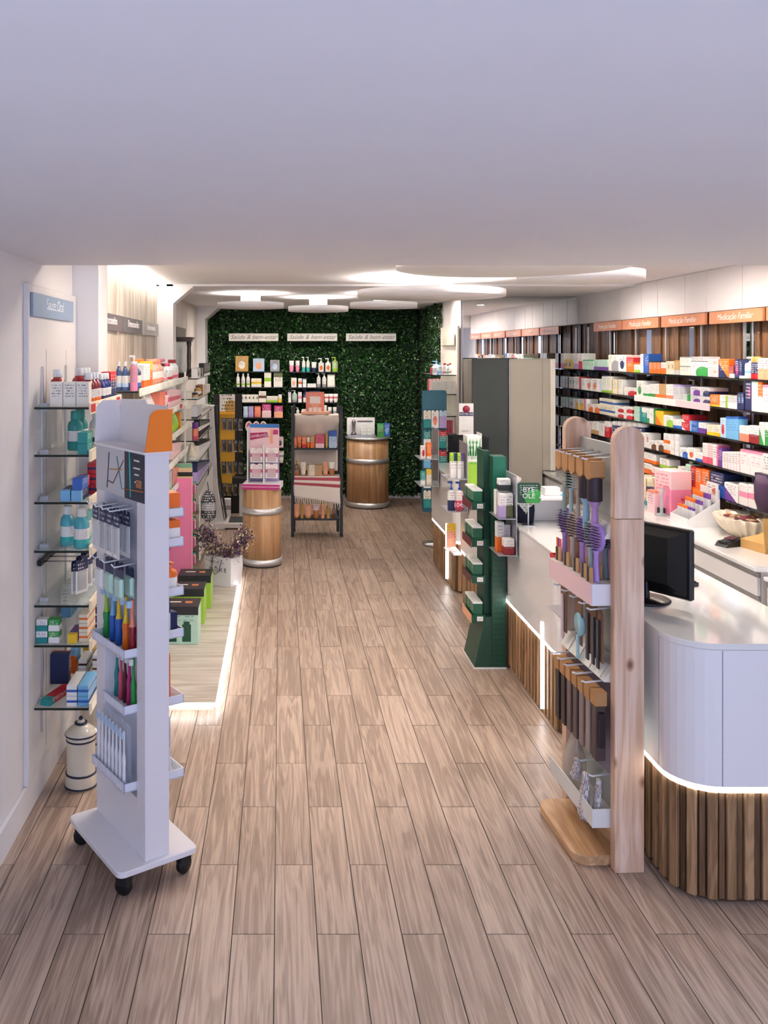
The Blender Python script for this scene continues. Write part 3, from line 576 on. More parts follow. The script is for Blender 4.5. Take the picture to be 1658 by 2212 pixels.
row(R2([(184, 230, 460, c, 'white', 'pale blue', 'stripe2', 2), (232, 292, 472, c, 'white', 'charcoal', 'stripe2', 2), (300, 380, 468, c, 'white', 'turquoise', 'ring', 2), (382, 462, 468, c, 'white', 'red', 'stripe2', 1), (466, 530, 488, c, 'white', 'pale blue', 'stripe', 1),
  (532, 700, 497, c, 'white', 'salmon', 'circ', 2), (702, 750, 520, c, 'white', 'pale blue', 'stripe2', 1), (752, 886, 462, c, 'white', 'lime', 'foot', 2), (890, 1042, 506, c, 'white', 'yellow', 'stripe', 2), (1060, 1222, 622, c, 'white', 'red', 'blob', 1), (1230, 1320, 522, c, 'white', 'green', 'circ', 1), (1322, 1400, 582, c, 'white', 'green', 'band', 2)]) +
 R3([(0, 84, 572, c, 'white', 'green', 'band', 2), (86, 134, 572, c, 'white', 'orange', 'band', 1), (137, 234, 572, c, 'tan', 'orange', 'band', 1), (236, 328, 577, c, 'white', 'salmon', 'band', 2), (332, 424, 582, c, 'pale grey', 'lilac', 'edge', 1), (428, 560, 716, c, 'pale grey', 'green', 'stripe2', 1), (572, 700, 612, c, 'pale grey', 'purple', 'blob', 1, 2),
  (703, 836, 622, c, 'pale grey', 'navy', 'blob', 1, 2), (842, 976, 722, c, 'orange', 'yellow', 'foot', 1), (978, 1086, 730, c, 'white', 'lime', 'stripe2', 1, 2), (1088, 1216, 738, c, 'pale grey', 'white', 'half', 2), (1222, 1312, 692, c, 'navy', 'sky blue', 'ring', 2), (1330, 1416, 512, c, 'navy', 'magenta', 'ring', 1), (1420, 1508, 522, c, 'white', 'mint', 'edge', 1), (1510, 1568, 532, c, 'orange', 'white', 'half', 1), (1572, 1700, 582, c, 'white', 'pink', 'edge', 1)]),
 'second '+WALL, 'the mirror', 'R', RX, SHZ[1])
row(R2([(190, 298, 747, c, 'white', 'turquoise', 'stripe2', 3), (302, 372, 762, c, 'white', 'lilac', 'circ', 1), (374, 498, 772, c, 'white', 'yellow', 'blob', 2), (502, 545, 772, c, 'pink', 'white', 'stripe2', 1), (548, 712, 846, c, 'white', 'orange', 'blob', 2), (716, 930, 772, c, 'cream', 'blue', 'mid', 1, 2),
  (934, 1172, 882, c, 'white', 'red', 'blob', 2, 2), (1196, 1300, 882, c, 'mint', 'teal', 'stripe2', 1, 3), (1302, 1370, 890, c, 'teal', 'white', 'top', 1), (1374, 1402, 902, c, 'white', 'green', 'band', 1)]) +
 R3([(4, 82, 912, c, 'white', 'green', 'stripe2', 1), (86, 196, 947, c, 'yellow', 'orange', 'diag', 1), (200, 330, 1012, c, 'white', 'lime', 'blob', 1), (333, 450, 1062, c, 'white', 'blue', 'band', 2), (455, 560, 1002, c, 'red', 'white', 'diag2', 1, 2), (562, 682, 1092, c, 'blue', 'sky blue', 'stripe', 1, 2), (686, 782, 1112, c, 'white', 'purple', 'half', 1), (800, 982, 1142, c, 'cream', 'yellow', 'band', 2), (986, 1064, 1042, c, 'pale blue', 'red', 'circ', 1),
  (1066, 1240, 1022, c, 'sky blue', 'blue', 'edge', 5), (1250, 1380, 1152, c, 'white', 'salmon', 'half', 1), (1383, 1520, 1152, c, 'white', 'dark red', 'half', 1), (1526, 1600, 1102, c, 'white', 'green', 'diag', 1), (1604, 1700, 1106, c, 'green', 'white', 'top', 1)]), 'third '+WALL, 'the mirror', 'R', RX, SHZ[2])
row(R2([(186, 300, 1015, c, 'white', 'teal', 'stripe2', 3), (560, 700, 1085, c, 'white', 'tan', 'band', 2), (712, 786, 1082, c, 'white', 'grey', 'edge', 1), (790, 860, 1082, c, 'red', 'white', 'top', 1), (862, 1282, 1072, 'can', 'navy', 'sky blue', 'plain', 6, 1, 'white'), (1290, 1400, 1240, c, 'white', 'salmon', 'ring', 2)]) +
 R3([(0, 196, 1362, c, 'white', 'brown', 'blob', 2), (200, 290, 1262, c, 'white', 'orange', 'band', 1, 2), (293, 424, 1272, c, 'white', 'pale grey', 'stripe2', 2, 2), (430, 530, 1462, c, 'white', 'blue', 'blob', 1), (533, 640, 1462, c, 'white', 'orange', 'circ', 1), (643, 738, 1532, c, 'white', 'blue', 'band', 1), (742, 810, 1392, c, 'white', 'rose', 'band', 1), (812, 880, 1400, c, 'pale pink', 'rose', 'band', 1), (883, 950, 1412, c, 'white', 'pink', 'stripe2', 1), (953, 1012, 1462, c, 'purple', 'magenta', 'stripe', 1),
  (1015, 1258, 1512, c, 'white', 'pale pink', 'stripe2', 6), (1262, 1400, 1482, c, 'white', 'pink', 'edge', 1), (1404, 1568, 1512, c, 'white', 'pink', 'edge', 1), (1572, 1700, 1542, c, 'white', 'green', 'foot', 1)]), 'fourth '+WALL, 'the mirror', 'R', RX, SHZ[3])
row(R4([(60, 148, 460, c, 'white', 'yellow', 'band', 1), (150, 250, 340, c, 'white', 'orange', 'half', 1), (252, 334, 385, c, 'white', 'rose', 'band', 1), (336, 420, 405, c, 'white', 'lime', 'half', 1), (422, 564, 452, c, 'white', 'orange', 'stripe2', 1), (570, 610, 372, c, 'sky blue', 'white', 'top', 1), (612, 660, 372, c, 'white', 'teal', 'half', 1), (662, 720, 347, c, 'mint', 'green', 'foot', 1), (722, 776, 372, c, 'red', 'dark red', 'ring', 1), (778, 850, 397, c, 'orange', 'grey', 'ring', 1), (854, 940, 412, c, 'orange', 'brown', 'ring', 1),
  (946, 1120, 442, c, 'navy', 'blue', 'half', 1), (1124, 1290, 577, c, 'white', 'purple', 'diag', 1), (1302, 1408, 577, c, 'white', 'pink', 'mid', 1), (1412, 1514, 592, c, 'white', 'pink', 'mid', 1)]), 'lowest '+WALL, 'the mirror', 'R', RX, SHZ[4])
# pieces that stand on other boxes, display trays, hanging gloves
def on_top(L, where, z, front, grp):
    for (x0, x1, yt, zb, base, acc, sty, n, lab) in L:
        for j in range(n):
            xa, xb = x0+(x1-x0)*j/n, x0+(x1-x0)*(j+1)/n; da, db = F*front/(xa-CX), F*front/(xb-CX); cc = (da+db)/2; zt = Pz(yt, cc)
            place('carton', lab+((', '+ordw(j)+' of its row') if n > 1 else ''), (front+.055, cc, zb), (abs(da-db)*.97, .09, zt-zb), -PI/2, pr(base, acc, sty), group=grp, name='medicine_carton')
on_top([(1489, 1525, 770.5, Pz(781, 7.0)+.001, 'pale grey', 'black', 'foot', 4, 'small pale grey carton on the white and green nasal carton')], '', 0, RX, 'small cartons on the nasal carton')
on_top([(1387, 1414, 979, Pz(1001, 7.55)+.001, 'white', 'orange', 'band', 1, 'white and orange carton stacked on the lowest row of cartons'), (1421, 1442, 991, Pz(1012.8, 7.25)+.001, 'white', 'lime', 'band', 1, 'lime green carton stacked on the lowest row of cartons')], '', 0, RX, 'stacked cartons on the lowest shelf')
for (x0, x1, zz, base, lab, txt) in ((1462, 1533, SHZ[1], 'pale pink', 'pale pink display strip hanging from the second medicine shelf', None), (1477, 1513, SHZ[4], 'orange', 'orange display strip hanging from the lowest medicine shelf', None), (1372, 1462, SHZ[1], 'white', 'white display strip along the second medicine shelf', None)):
    da, db = F*RX/(x0-CX), F*RX/(x1-CX); t = empty('shelf_strip', (RX-.006, (da+db)/2, zz)); tag(t, lab, 'shelf strip')
    obj('strip', B(-.006, .006, -(da-db)/2, (da-db)/2, -.035, .018), pr(base, 'grey', 'plain', 'rose', text=.5, rows=3, lo=.2, hi=.8), t, bevel=.001)
    if txt: text(txt, .03, mat('rose', .5), t, (-.007, 0, -.01), (PI/2, 0, -PI/2))
# worktop things
WZ = .862
def wpt(cx, cy): # worktop point from its place in the picture
    y = 940+cy/5.564; d = F*(H-WZ)/(y-CY); return Px(1360+cx/5.564, d), d
x, d = wpt(215, 800); t = empty('striped_jar', (x+.02, d+.1, WZ)); tag(t, 'cream ribbed jar with an open dark rim on the worktop behind the pine stand', 'jar')
obj('jar_body', MB().lathe([(0, 0), (.07, 0), (.1, .05), (.105, .13), (.09, .19), (.075, .2), (.085, .18), (.09, .13), (0, .05)], 20), mat('cream', .35), t)
for j in range(10): a = j*PI/5; obj('rib', MB().tube([(.07*math.cos(a), .07*math.sin(a), .004), (.102*math.cos(a), .102*math.sin(a), .06), (.107*math.cos(a), .107*math.sin(a), .13), (.09*math.cos(a), .09*math.sin(a), .19)], .006, 5), mat('tan', .5), t)
x, d = wpt(315, 905); t = empty('product_tray', (x+.08, d+.12, WZ), -PI/2); tag(t, 'teal tray of small navy and white cartons on the worktop', 'tray')
obj('tray', B(-.14, .14, -.07, .08, 0, .035), mat('teal', .4), t, bevel=.004)
for q in range(8): place('carton', 'small navy and white carton in the teal worktop tray, %s of eight' % ordw(q), (x+.04+.055*(q//4), d+.02+.062*(q % 4), WZ+.036), (.05, .045, .115-.01*(q//4)), -PI/2, pr('white', 'navy', 'top'), group='navy and white cartons in the teal tray', name='medicine_carton')
x, d = wpt(530, 960); t = empty('display_box', (x-.01, d+.06, WZ), -PI/2+.15); tag(t, 'pink flower-printed display box with a clear stand on the worktop', 'display box')
obj('box_body', B(-.12, .1, -.05, .12, 0, .33), pr('pale pink', 'pink', 'blob', 'rose', rows=12), t, bevel=.003); obj('step', B(-.12, -.02, -.11, -.05, 0, .17), pr('pale pink', 'salmon', 'edge'), t, bevel=.002)
obj('clear_stand', MB().lathe([(0, 0), (.05, 0), (.05, .01), (.012, .02), (.012, .15), (.03, .2), (0, .2)], 14, (.06, -.1, 0)), mat('c9d2d6', .1, alpha=.5), t); obj('black_block', B(0, .04, -.1, -.06, 0, .05), BLACK, t)
x, d = wpt(725, 1010); x -= .06; d -= .01; t = empty('brush_cup', (x+.05, d+.05, WZ), -PI/2); tag(t, 'red card tray holding heart-topped applicators on the worktop', 'tray')
obj('tray', MB().box(-.06, .06, -.05, .05, 0, .01).box(-.06, .06, -.05, -.046, 0, .05).box(-.06, .06, .046, .05, 0, .12).box(-.06, -.056, -.05, .05, 0, .05).box(.056, .06, -.05, .05, 0, .05), mat('rose', .45), t)
for q in range(6): place('toothbrush', 'red applicator in the red card tray, %s of six' % ordw(q), (x+.035+.03*(q//3), d+.02+.03*(q % 3), WZ+.012), (.012, .012, .13), -PI/2, mat('rose', .4), mat('red', .4), group='red applicators in the card tray', name='applicator')
x, d = wpt(905, 1075); d += .0; t = empty('lip_balm_display', (x-.06, d+.05, WZ), -PI/2); t.scale = (.8, 1, 1); tag(t, 'white sloping display tray of orange and purple lip balm sticks on worktop', 'display tray')
obj('tray', MB().box(-.18, .17, -.1, .12, 0, .02).prism([(-.1, 0), (.12, 0), (.12, .19), (-.1, .05)], -.185, -.18, 'x').prism([(-.1, 0), (.12, 0), (.12, .19), (-.1, .05)], .17, .175, 'x').box(-.18, .17, -.105, -.1, 0, .055).box(-.18, .17, .115, .12, 0, .26), WPLAST, t)
obj('header_card', B(-.02, .17, .10, .112, .16, .3), pr('white', 'salmon', 'ring'), t)
for q in range(24):
    cq, rq = q % 8, q//8; place('slimcan', ('purple' if cq > 4 else 'orange')+' capped lip balm stick in the sloping tray, %s row, %s' % (('front', 'middle', 'back')[rq], ordw(cq)), (x-.115+.055*rq, d+.155-.032*cq, WZ+.022), (.027, .027, .105+.05*rq), -PI/2, mat('pale grey', .3), mat('purple' if cq > 4 else 'orange', .35), group='lip balm sticks in the sloping display', name='lip_balm_stick')
x, d = wpt(1310, 1180); bw = empty('fluted_bowl', (x+.03, d-.08, WZ)); bw.scale = (.86, .86, .95); tag(bw, 'large cream fluted ceramic bowl heaped with decorations on the worktop', 'bowl')
rings = []
for z, r in ((0, .13), (.004, .15), (.05, .215), (.1, .255), (.135, .27), (.14, .262), (.11, .235), (.05, .17), (.03, .1)): rings.append([((r*(1+.07*math.cos(22*2*PI*i/132)))*math.cos(2*PI*i/132)*.86, (r*(1+.07*math.cos(22*2*PI*i/132)))*math.sin(2*PI*i/132)*1.12, z) for i in range(132)])
obj('bowl_body', MB().loft(rings), mat('ded2bd', .35), bw)
for q in range(26):
    a = random.uniform(0, 2*PI); r = .18*math.sqrt(random.random()); o = obj('gift_tag', MB().prism([(-.03, -.02), (.03, -.02), (.04, 0), (.03, .02), (-.03, .02)], 0, .003), mat(random.choice(['peach', 'cream', 'copper', 'ivory', 'maroon']), .6), bw, (r*math.cos(a)*.86, r*math.sin(a)*1.12, .115+.001*q), (random.uniform(-.2, .2), random.uniform(-.2, .2), random.uniform(0, 6)))
x, d = wpt(1310, 1370); t = empty('card_terminal', (x+.0, d+.10, WZ), -1.2); tag(t, 'black card terminal with a framed screen on the worktop before the bowl', 'terminal')
obj('body', MB().prism([(-.09, 0), (.06, 0), (.06, .05), (-.07, .025)], -.045, .045, 'x'), BLACK, t); obj('screen', B(-.03, .03, -.02, .04, .046, .05), mat('5a2a34', .2), t, rot=(.16, 0, 0)); 
for q in range(12): obj('key', B(-.03+.022*(q % 3), -.015+.022*(q % 3), -.08+.014*(q//3), -.07+.014*(q//3), .026, .036), mat('3a3a40', .5), t)
x, d = wpt(1530, 1420); t = empty('kraft_box', (x+.09, d+.09, WZ), -1.35); tag(t, 'brown kraft card box with an open lid at the worktop edge', 'box')
KR = mat('c39a5c', .7); obj('box_body', B(-.11, .1, -.08, .08, 0, .055), KR, t, bevel=.002); obj('lid', MB().prism([(-.08, .055), (.06, .075), (.08, .085), (.08, .055)], -.11, .1, 'x'), KR, t); obj('flap', B(.1, .104, -.08, .09, 0, .2), KR, t, rot=(0, -.12, 0))
for q, (cx, cy) in enumerate(((425, 1020), (1080, 1310), (640, 1120), (600, 1045))):
    x, d = wpt(cx, cy); o = obj('paper_note', B(-.03, .03, -.05, .05, 0, .001), mat(('pale grey', 'mint', 'pale grey', 'pale pink')[q], .6), None, (x+.05, d, WZ), (0, 0, .4*q)); tag(o, ('pale folded slip by the teal tray', 'mint green slip before the fluted bowl', 'pale slip before the lip balm display', 'pale pink leaflet before the red card tray')[q] + ' on the worktop', 'paper')
gx = F*RX/(1662-CX)
gl = obj('hanging_gloves', MB().loft([[(a*.9, b*.9, z) for a, b, z in ell(14, .08, .03, 0)], ell(14, .1, .05, .1), ell(14, .11, .05, .25), ell(14, .09, .03, .33)]), mat('3a2440', .7), None, (RX-.035, gx, Pz(1105, gx)), (0, 0, -PI/2)); tag(gl, 'dark purple compression gloves hanging off the lowest medicine shelf', 'gloves')
gl.scale = (.9, .9, .7); obj('cuff', B(-.09, .09, -.02, .02, .31, .34), mat('2a1830', .7), gl)
# ================================================================ WHITE ROLLING ORAL CARE STAND
SW = mat('ece9ec', .35)
st = empty('rolling_display_stand', (-.615, 3.71, 0), math.radians(34)); tag(st, 'tall white rolling display stand with an orange rounded header wing', 'display stand')
def sp(name, mb, m, bevel=0, parent=st, **k): return obj(name, mb, m, parent, bevel=bevel, **k)
sp('base_plate', MB().prism(rrect(-.172, .172, -.262, .262, .03, 5), .088, .112), SW, .003)
for sx, sy in ((-1, -1), (1, -1), (1, 1), (-1, 1)):
    cs = sp('caster', MB().lathe([(0, -.016), (.026, -.016), (.034, -.01), (.034, .01), (.026, .016), (0, .016)], 18), mat('141416', .4)); cs.location = (.13*sx, .215*sy, .0345); cs.rotation_euler = (PI/2, 0, .6*sx+.3*sy)
    obj('fork', B(-.028, .028, -.022, .022, .0, .054), mat('1b1b1e', .45), cs, (0, 0, 0), (-PI/2, 0, 0), bevel=.008); 
hw, hl = .052, .2415
sp('stile', B(-hw, hw, -hl, -.165, .112, 1.69), SW, .002); sp('stile', B(-hw, hw, .16, hl, .112, 1.69), SW, .002)
sp('lower_panel', B(-hw, hw, -.165, .16, .112, .33), SW); sp('header_panel', B(-hw, hw, -.165, .16, 1.50, 1.69), SW); sp('divider', B(-.006, .006, -.165, .16, .33, 1.50), mat('dfe2ee', .4))
# printed header with toothbrush picture
hd = sp('header_print', B(-hw-.002, -hw-.0003, -hl, hl, 1.50, 1.70), pr('pale grey', 'white', 'plain', text=0)); sp('dark_print', B(-hw-.003, -hw-.002, -hl, -.055, 1.50, 1.70), mat('23273a', .4), 0, hd)
for (a, b, c2, r) in (((.12, 1.52), (.10, 1.67), 'navy', .002), ((-.03, 1.53), (.02, 1.66), 'teal', .002), ((.10, 1.60), (-.03, 1.61), 'gold', .0025), ((.11, 1.55), (.06, 1.545), 'maroon', .002), ((.06, 1.545), (-.045, 1.65), 'maroon', .002), ((-.115, 1.51), (-.105, 1.69), 'turquoise', .004), ((-.05, 1.535), (-.23, 1.545), 'copper', .003)):
    sp('printed_brush', MB().tube([(-hw-.003, a[0], a[1]), (-hw-.003, (a[0]+b[0])/2, (a[1]+b[1])/2), (-hw-.003, b[0], b[1])], r, 5), mat(c2, .4), 0, hd)
for (y, z, l) in ((-.17, 1.66, .05), (-.17, 1.63, .06), (-.17, 1.605, .04), (-.18, 1.575, .055)): sp('printed_line', B(-hw-.0036, -hw-.003, y-l/2, y+l/2, z-.003, z+.003), WPLAST, 0, hd)
sp('printed_patch', B(-hw-.0036, -hw-.003, -.215, -.165, 1.555, 1.585), mat('copper', .4), 0, hd)
# open tray header: floor, long back wall, end wall, orange wing
tw = sp('header_tray', MB().box(-.058, .058, -.25, .25, 1.69, 1.70).prism([(-.25, 1.70), (.25, 1.70), (.23, 1.885), (-.02, 1.89), (-.03, 1.875), (-.22, 1.875)], .054, .058, 'x').prism([(-.058, 1.70), (.058, 1.70), (.058, 1.88), (-.02, 1.88), (-.05, 1.85)], .246, .25, 'y'), mat('f0eef0', .5))
wing = [(-.058, 1.70), (.058, 1.70), (.058, 1.865), (.0, 1.865)]+[(-.0-.04*math.sin(math.radians(a)), 1.825+.04*math.cos(math.radians(a))) for a in (20, 40, 60, 80)]
sp('orange_wing', MB().prism(wing, -.256, -.250, 'y'), mat('ff8a22', .45), 0, tw)
def hooks(z, ys, L=.11, side=-1):
    for y in ys: sp('hook', MB().tube([(side*.006, y, z+.005), (side*(L), y, z), (side*(L+.012), y, z+.014)], .0032, 6), WPLAST)
def tray(z, y0, y1, L=.1, side=-1, h=.035):
    a, b = (-hw-.055, -.004) if side < 0 else (.004, hw+.105)
    t = MB().box(a, b, y0, y1, z, z+.004)
    t.box(a, a+.004, y0, y1, z, z+h) if side < 0 else t.box(b-.004, b, y0, y1, z, z+h)
    t.box(a, b, y0, y0+.004, z, z+h).box(a, b, y1-.004, y1, z, z+h)
    for q in range(int((y1-y0)/.022)): t.box(a-.0015, a, y0+.006+.022*q, y0+.016+.022*q, z+.004, z+h-.003) if side < 0 else t.box(b, b+.0015, y0+.006+.022*q, y0+.016+.022*q, z+.004, z+h-.003)
    return sp('tray', t, mat('e4e6f0', .35))
hooks(1.455, (.13, .06, -.01, -.08), .13); hooks(1.235, (.10, .0, -.10), .12)
tray(.885, -.165, .16); tray(.665, -.165, .05); tray(.36, -.165, .16)
RM = Matrix.Rotation(math.radians(34), 3, 'Z')
def S(x, y, z): p = RM @ Vector((x, y, z)); return (p.x-.615, p.y+3.71, p.z)
R34 = math.radians(34)-PI/2       # products face the stand's wide side (-x local)
g1 = 'interdental brush packs on the white stand'
for hi, y in enumerate((.13, .06, -.01, -.08)):
    for q in range(2): place('blister', 'navy-topped interdental brush pack on white stand upper hooks, %s, %s row' % (ordw(hi), ('outer', 'inner')[q]), S(-.105+.045*q, y, 1.265), (.062, .02, .185), R34, pr('white', 'navy', 'top', 'white', lo=.7), CLEAR, group=g1)
for hi, y in enumerate((.10, .0, -.10)):
    for q in range(2): place('blister', '%s floss pack on white stand lower hooks, %s, %s row' % (('white', 'mint', 'mint')[hi], ordw(hi), ('outer', 'inner')[q]), S(-.10+.045*q, y, 1.108), (.078, .022, .122), R34, pr(('white', 'mint', 'mint')[hi], 'navy', 'top', lo=.7), mat(('white', 'mint', 'mint')[hi], .3), group='floss packs on the white stand')
for q, (y, c1, c2) in enumerate(((.125, 'lime', 'green'), (.06, 'sky blue', 'blue'), (.0, 'yellow', 'blue'), (-.07, 'yellow', 'orange'), (-.13, 'salmon', 'dark red'))):
    t = place('toothbrush', 'chunky %s and %s toothbrush in the upper tray of the white stand' % (c1, c2), S(-.055, y, .892), (.027, .027, .212), R34, pr(c1, c2, 'half', text=0, rough=.25), mat('pale blue', .4), group='toothbrushes in the upper tray')
    place('card', '%s backing card behind the %s and %s toothbrush' % ('clear', c1, c2), S(-.03, y, .892), (.05, .02, .212), R34, mat('dfe4ee', .1, alpha=.45), group='toothbrush cards in the upper tray')
for q, (y, c1) in enumerate(((.03, 'teal'), (-.01, 'rose'), (-.05, 'maroon'), (-.09, 'magenta'), (-.13, 'green'))):
    place('toothbrush', 'slim %s toothbrush in the lower tray of the white stand' % c1, S(-.05, y, .672), (.02, .02, .2), R34, mat(c1, .25), mat('white', .4), group='toothbrushes in the lower tray')
for q in range(8):
    y = .135-.036*q; place('card', 'clear pack with a white toothbrush in the bottom tray, %s from the pillar side' % ordw(q), S(-.068, y, .368), (.031, .05, .235), R34, mat('dfe3ee', .1, alpha=.3), group='white toothbrush packs in the bottom tray')
    place('toothbrush', 'white toothbrush in the bottom tray pack, %s from the pillar side' % ordw(q), S(-.085, y, .37), (.018, .012, .215), R34, mat('f4f4f8', .3), mat('pale blue', .4), group='white toothbrushes in the bottom tray')
# the stand's other side
for z in (1.42, 1.30, 1.10, .93, .66, .36): tray(z, -.165, .16, side=1)
RB = math.radians(34)+PI/2
def other(z, n, h, c1, c2, sty, k='carton', lab='carton'):
    for q in range(n):
        w = .3/n; place(k, '%s %s on the %s behind the white stand, %s' % (cname(c1, c2), lab, {1.42: 'top tray', 1.30: 'second tray', 1.10: 'third tray', .93: 'fourth tray', .66: 'fifth tray', .36: 'bottom tray'}[z], ordw(q)), S(.112, -.15+w*(q+.5), z+.005), (w*.93, .075, h), RB, pr(c1, c2, sty), mat(c2, .3), group='packs on the back trays of the white stand')
other(1.42, 3, .09, 'orange', 'pale grey', 'band'); other(1.30, 4, .10, 'white', 'orange', 'top'); other(1.10, 4, .13, 'white', 'orange', 'top', 'pump', 'pump bottle'); other(.93, 4, .14, 'white', 'navy', 'top', 'blister', 'pack'); other(.66, 5, .2, 'orange', 'white', 'blob', 'card', 'pack'); other(.36, 5, .24, 'pale grey', 'white', 'half', 'card', 'pack')
# ================================================================ PINE HAIR BRUSH STAND
PINE = wood('pine', 'eed1b8', 'd0a787', 'z', 38, 1.6, .55, .05, True); PINEB = wood('pine_base', 'dcb68c', 'b58a5e', 'y', 38, 1.6, .5, .05, True)
pt = math.radians(3); ps = empty('pine_display_stand', (1.385, 3.89, 0), pt); tag(ps, 'pine display stand with two rounded posts full of hair brushes', 'display stand')
def pp(name, mb, m, bevel=0, parent=ps): return obj(name, mb, m, parent, bevel=bevel)
def Q(x, y, z): a = Matrix.Rotation(pt, 3, 'Z') @ Vector((x, y, z)); return (a.x+1.385, a.y+3.89, a.z)
def post(y0, y1):
    pr_ = [(-.06, 1.42), (.06, 1.42)]+[(.06*math.cos(math.radians(a)), 1.73+.06*math.sin(math.radians(a))) for a in range(0, 181, 12)]
    pp('post', B(-.06, .06, y0, y1, 0, 1.418), PINE, .002); pp('post_head', MB().prism(pr_, y0, y1, 'y'), PINE, .002)
post(-.29, -.245); post(.245, .29)
pp('base_plank', MB().prism(rrect(-.2, .05, -.235, .235, .06, 6, (1, 0, 0, 1)), 0, .042), PINEB, .003)
pp('back_panel', B(.008, .026, -.245, .245, .16, 1.70), mat('bcc0bb', .5)); pp('back_panel_print', B(.002, .008, -.2, .245, 1.06, 1.33), mat('c9a6c4', .5)); pp('dark_panel', B(.002, .008, -.245, .245, .3, .72), mat('a89aa8', .6))
def phooks(z, ys, L): 
    for y in ys: pp('hook', MB().tube([(.01, y, z+.01), (-L, y, z), (-L-.015, y, z+.006)], .004, 6), WPLAST)
phooks(1.645, (.18, .10, .02, -.07, -.16), .13); phooks(1.03, (.2, .1, 0, -.1, -.19), .12); phooks(.72, (.2, .12, .04, -.06, -.16), .13); phooks(.33, (-.02, -.16), .10)
def price_shelf(z): 
    s = pp('price_shelf', MB().add([(.005, -.243, z), (.005, .243, z), (-.05, .243, z-.005), (-.05, -.243, z-.005), (-.085, .243, z-.065), (-.085, -.243, z-.065), (.005, -.243, z-.07), (.005, .243, z-.07)], [(0, 1, 2, 3), (3, 2, 4, 5), (5, 4, 7, 6), (0, 3, 5, 6), (1, 7, 4, 2)]), mat('e6e6dc', .45))
    for q in range(4):
        tg = obj('price_tag', B(-.045, .045, -.028, .028, 0, .0015), pr('ivory', 'charcoal', 'plain', 'charcoal', lo=.05, hi=.95, rows=3), s, (-.0695, .17-.115*q, z-.034), (0, 0, 0)); tg.rotation_euler = (0, -math.atan2(.06, .035), 0); tg.rotation_mode = 'XYZ'; tg.scale = (.7, .9, 1)
price_shelf(1.395); price_shelf(.815)
KRAFT = mat('b98a58', .7)
tr = pp('pink_tray', MB().box(-.135, .0, -.24, .24, 1.135, 1.145), mat('d9d3cc', .5)); pp('tray_front', B(-.139, -.135, -.24, .24, 1.06, 1.147), pr('pale pink', 'pink', 'plain', 'magenta', text=.3, rows=5), 0, tr); pp('tray_end', B(-.135, 0, -.244, -.24, 1.06, 1.147), SW, 0, tr)
br = pp('bottom_tray', MB().box(-.13, .0, -.24, .24, .16, .168).box(-.134, -.13, -.24, .24, .16, .235).box(-.134, 0, -.244, -.24, .16, .235), mat('dfe0dc', .5))
RPB = pt-PI/2
GA = 'hair brushes hanging on the pine stand'
for q, (y, c1, k) in enumerate(((.18, '9fb8ac', 'brush'), (.10, 'a9c4c4', 'brush'), (.02, 'b9a896', 'brush'), (-.07, '9cc3d8', 'roundbrush'), (-.16, 'b58fc4', 'roundbrush'))):
    nm = ('sage', 'pale teal', 'beige', 'light blue', 'lilac')[q]
    w = .06 if k == 'brush' else .062
    b = place(k, '%s %s hanging from a kraft sleeve on the pine stand top row' % (nm, KIND[k][0]), Q(-.09, y, 1.35 if k == 'brush' else 1.33), (w, .035 if k == 'brush' else w, .25), RPB, mat(c1, .4), mat('3a2e34' if k != 'brush' else ('e9dcc8', '2a2a2c')[q % 2], .5), group=GA)
    sl = obj('kraft_sleeve', MB().prism([(-.035, .0), (.0, -.02), (.035, .0), (.035, .065), (-.035, .065)], -.03, .03, 'y').box(-.006, .006, -.03, .03, .065, .075), mat('b98a58', .7), None, Q(-.09, y, 1.575), (0, 0, RPB)); tag(sl, 'kraft card sleeve over the %s hanging brush' % nm, 'card sleeve', 'kraft sleeves on the pine stand')
for q, (x, y, c1) in enumerate(((-.09, .18, 'a585c0'), (-.09, .08, 'c9b6a4'), (-.09, -.03, 'b08fd0'), (-.095, -.13, 'a9b8b8'), (-.10, -.2, 'b493dc'), (-.04, .0, '8a9a94'), (-.04, -.15, '7f8f96'))):
    nm = ('violet', 'beige', 'purple', 'grey', 'lavender', 'sage', 'slate')[q]
    place('brush', '%s curved paddle brush standing in the pink tray of the pine stand' % nm, Q(x, y, 1.146), (.085, .04, .24), RPB+.25, mat(c1, .35), mat('2c2a30', .5), group='paddle brushes in the pink tray')
    tg = obj('kraft_tag', B(-.02, .02, -.002, .002, 0, .06), pr('tan', 'charcoal', 'frame', text=0), None, Q(x-.028, y, 1.147), (0, .0, RPB+.25)); tag(tg, 'folded kraft tag on the %s paddle brush' % nm, 'tag', 'kraft tags on the paddle brushes')
t = empty('comb_box', Q(-.19, .16, 1.0), RPB); t.location = (1.39, 4.47, 1.041); tag(t, 'small red card box of bright combs on a silver rack shelf behind the pine stand', 'box')
obj('box_body', MB().box(-.0, .07, -.05, .03, 0, .008).box(-.0, .07, -.05, -.047, 0, .05).box(-.0, .07, .027, .03, 0, .05).box(-.0, .003, -.05, .03, 0, .05).box(.067, .07, -.05, .03, 0, .05), mat('d8323c', .5), t)
for q, cc in enumerate(('orange', 'purple', 'rose')): obj('comb', B(.008+.02*q, .024+.02*q, -.02, -.014, .008, .13), mat(cc, .35), t)
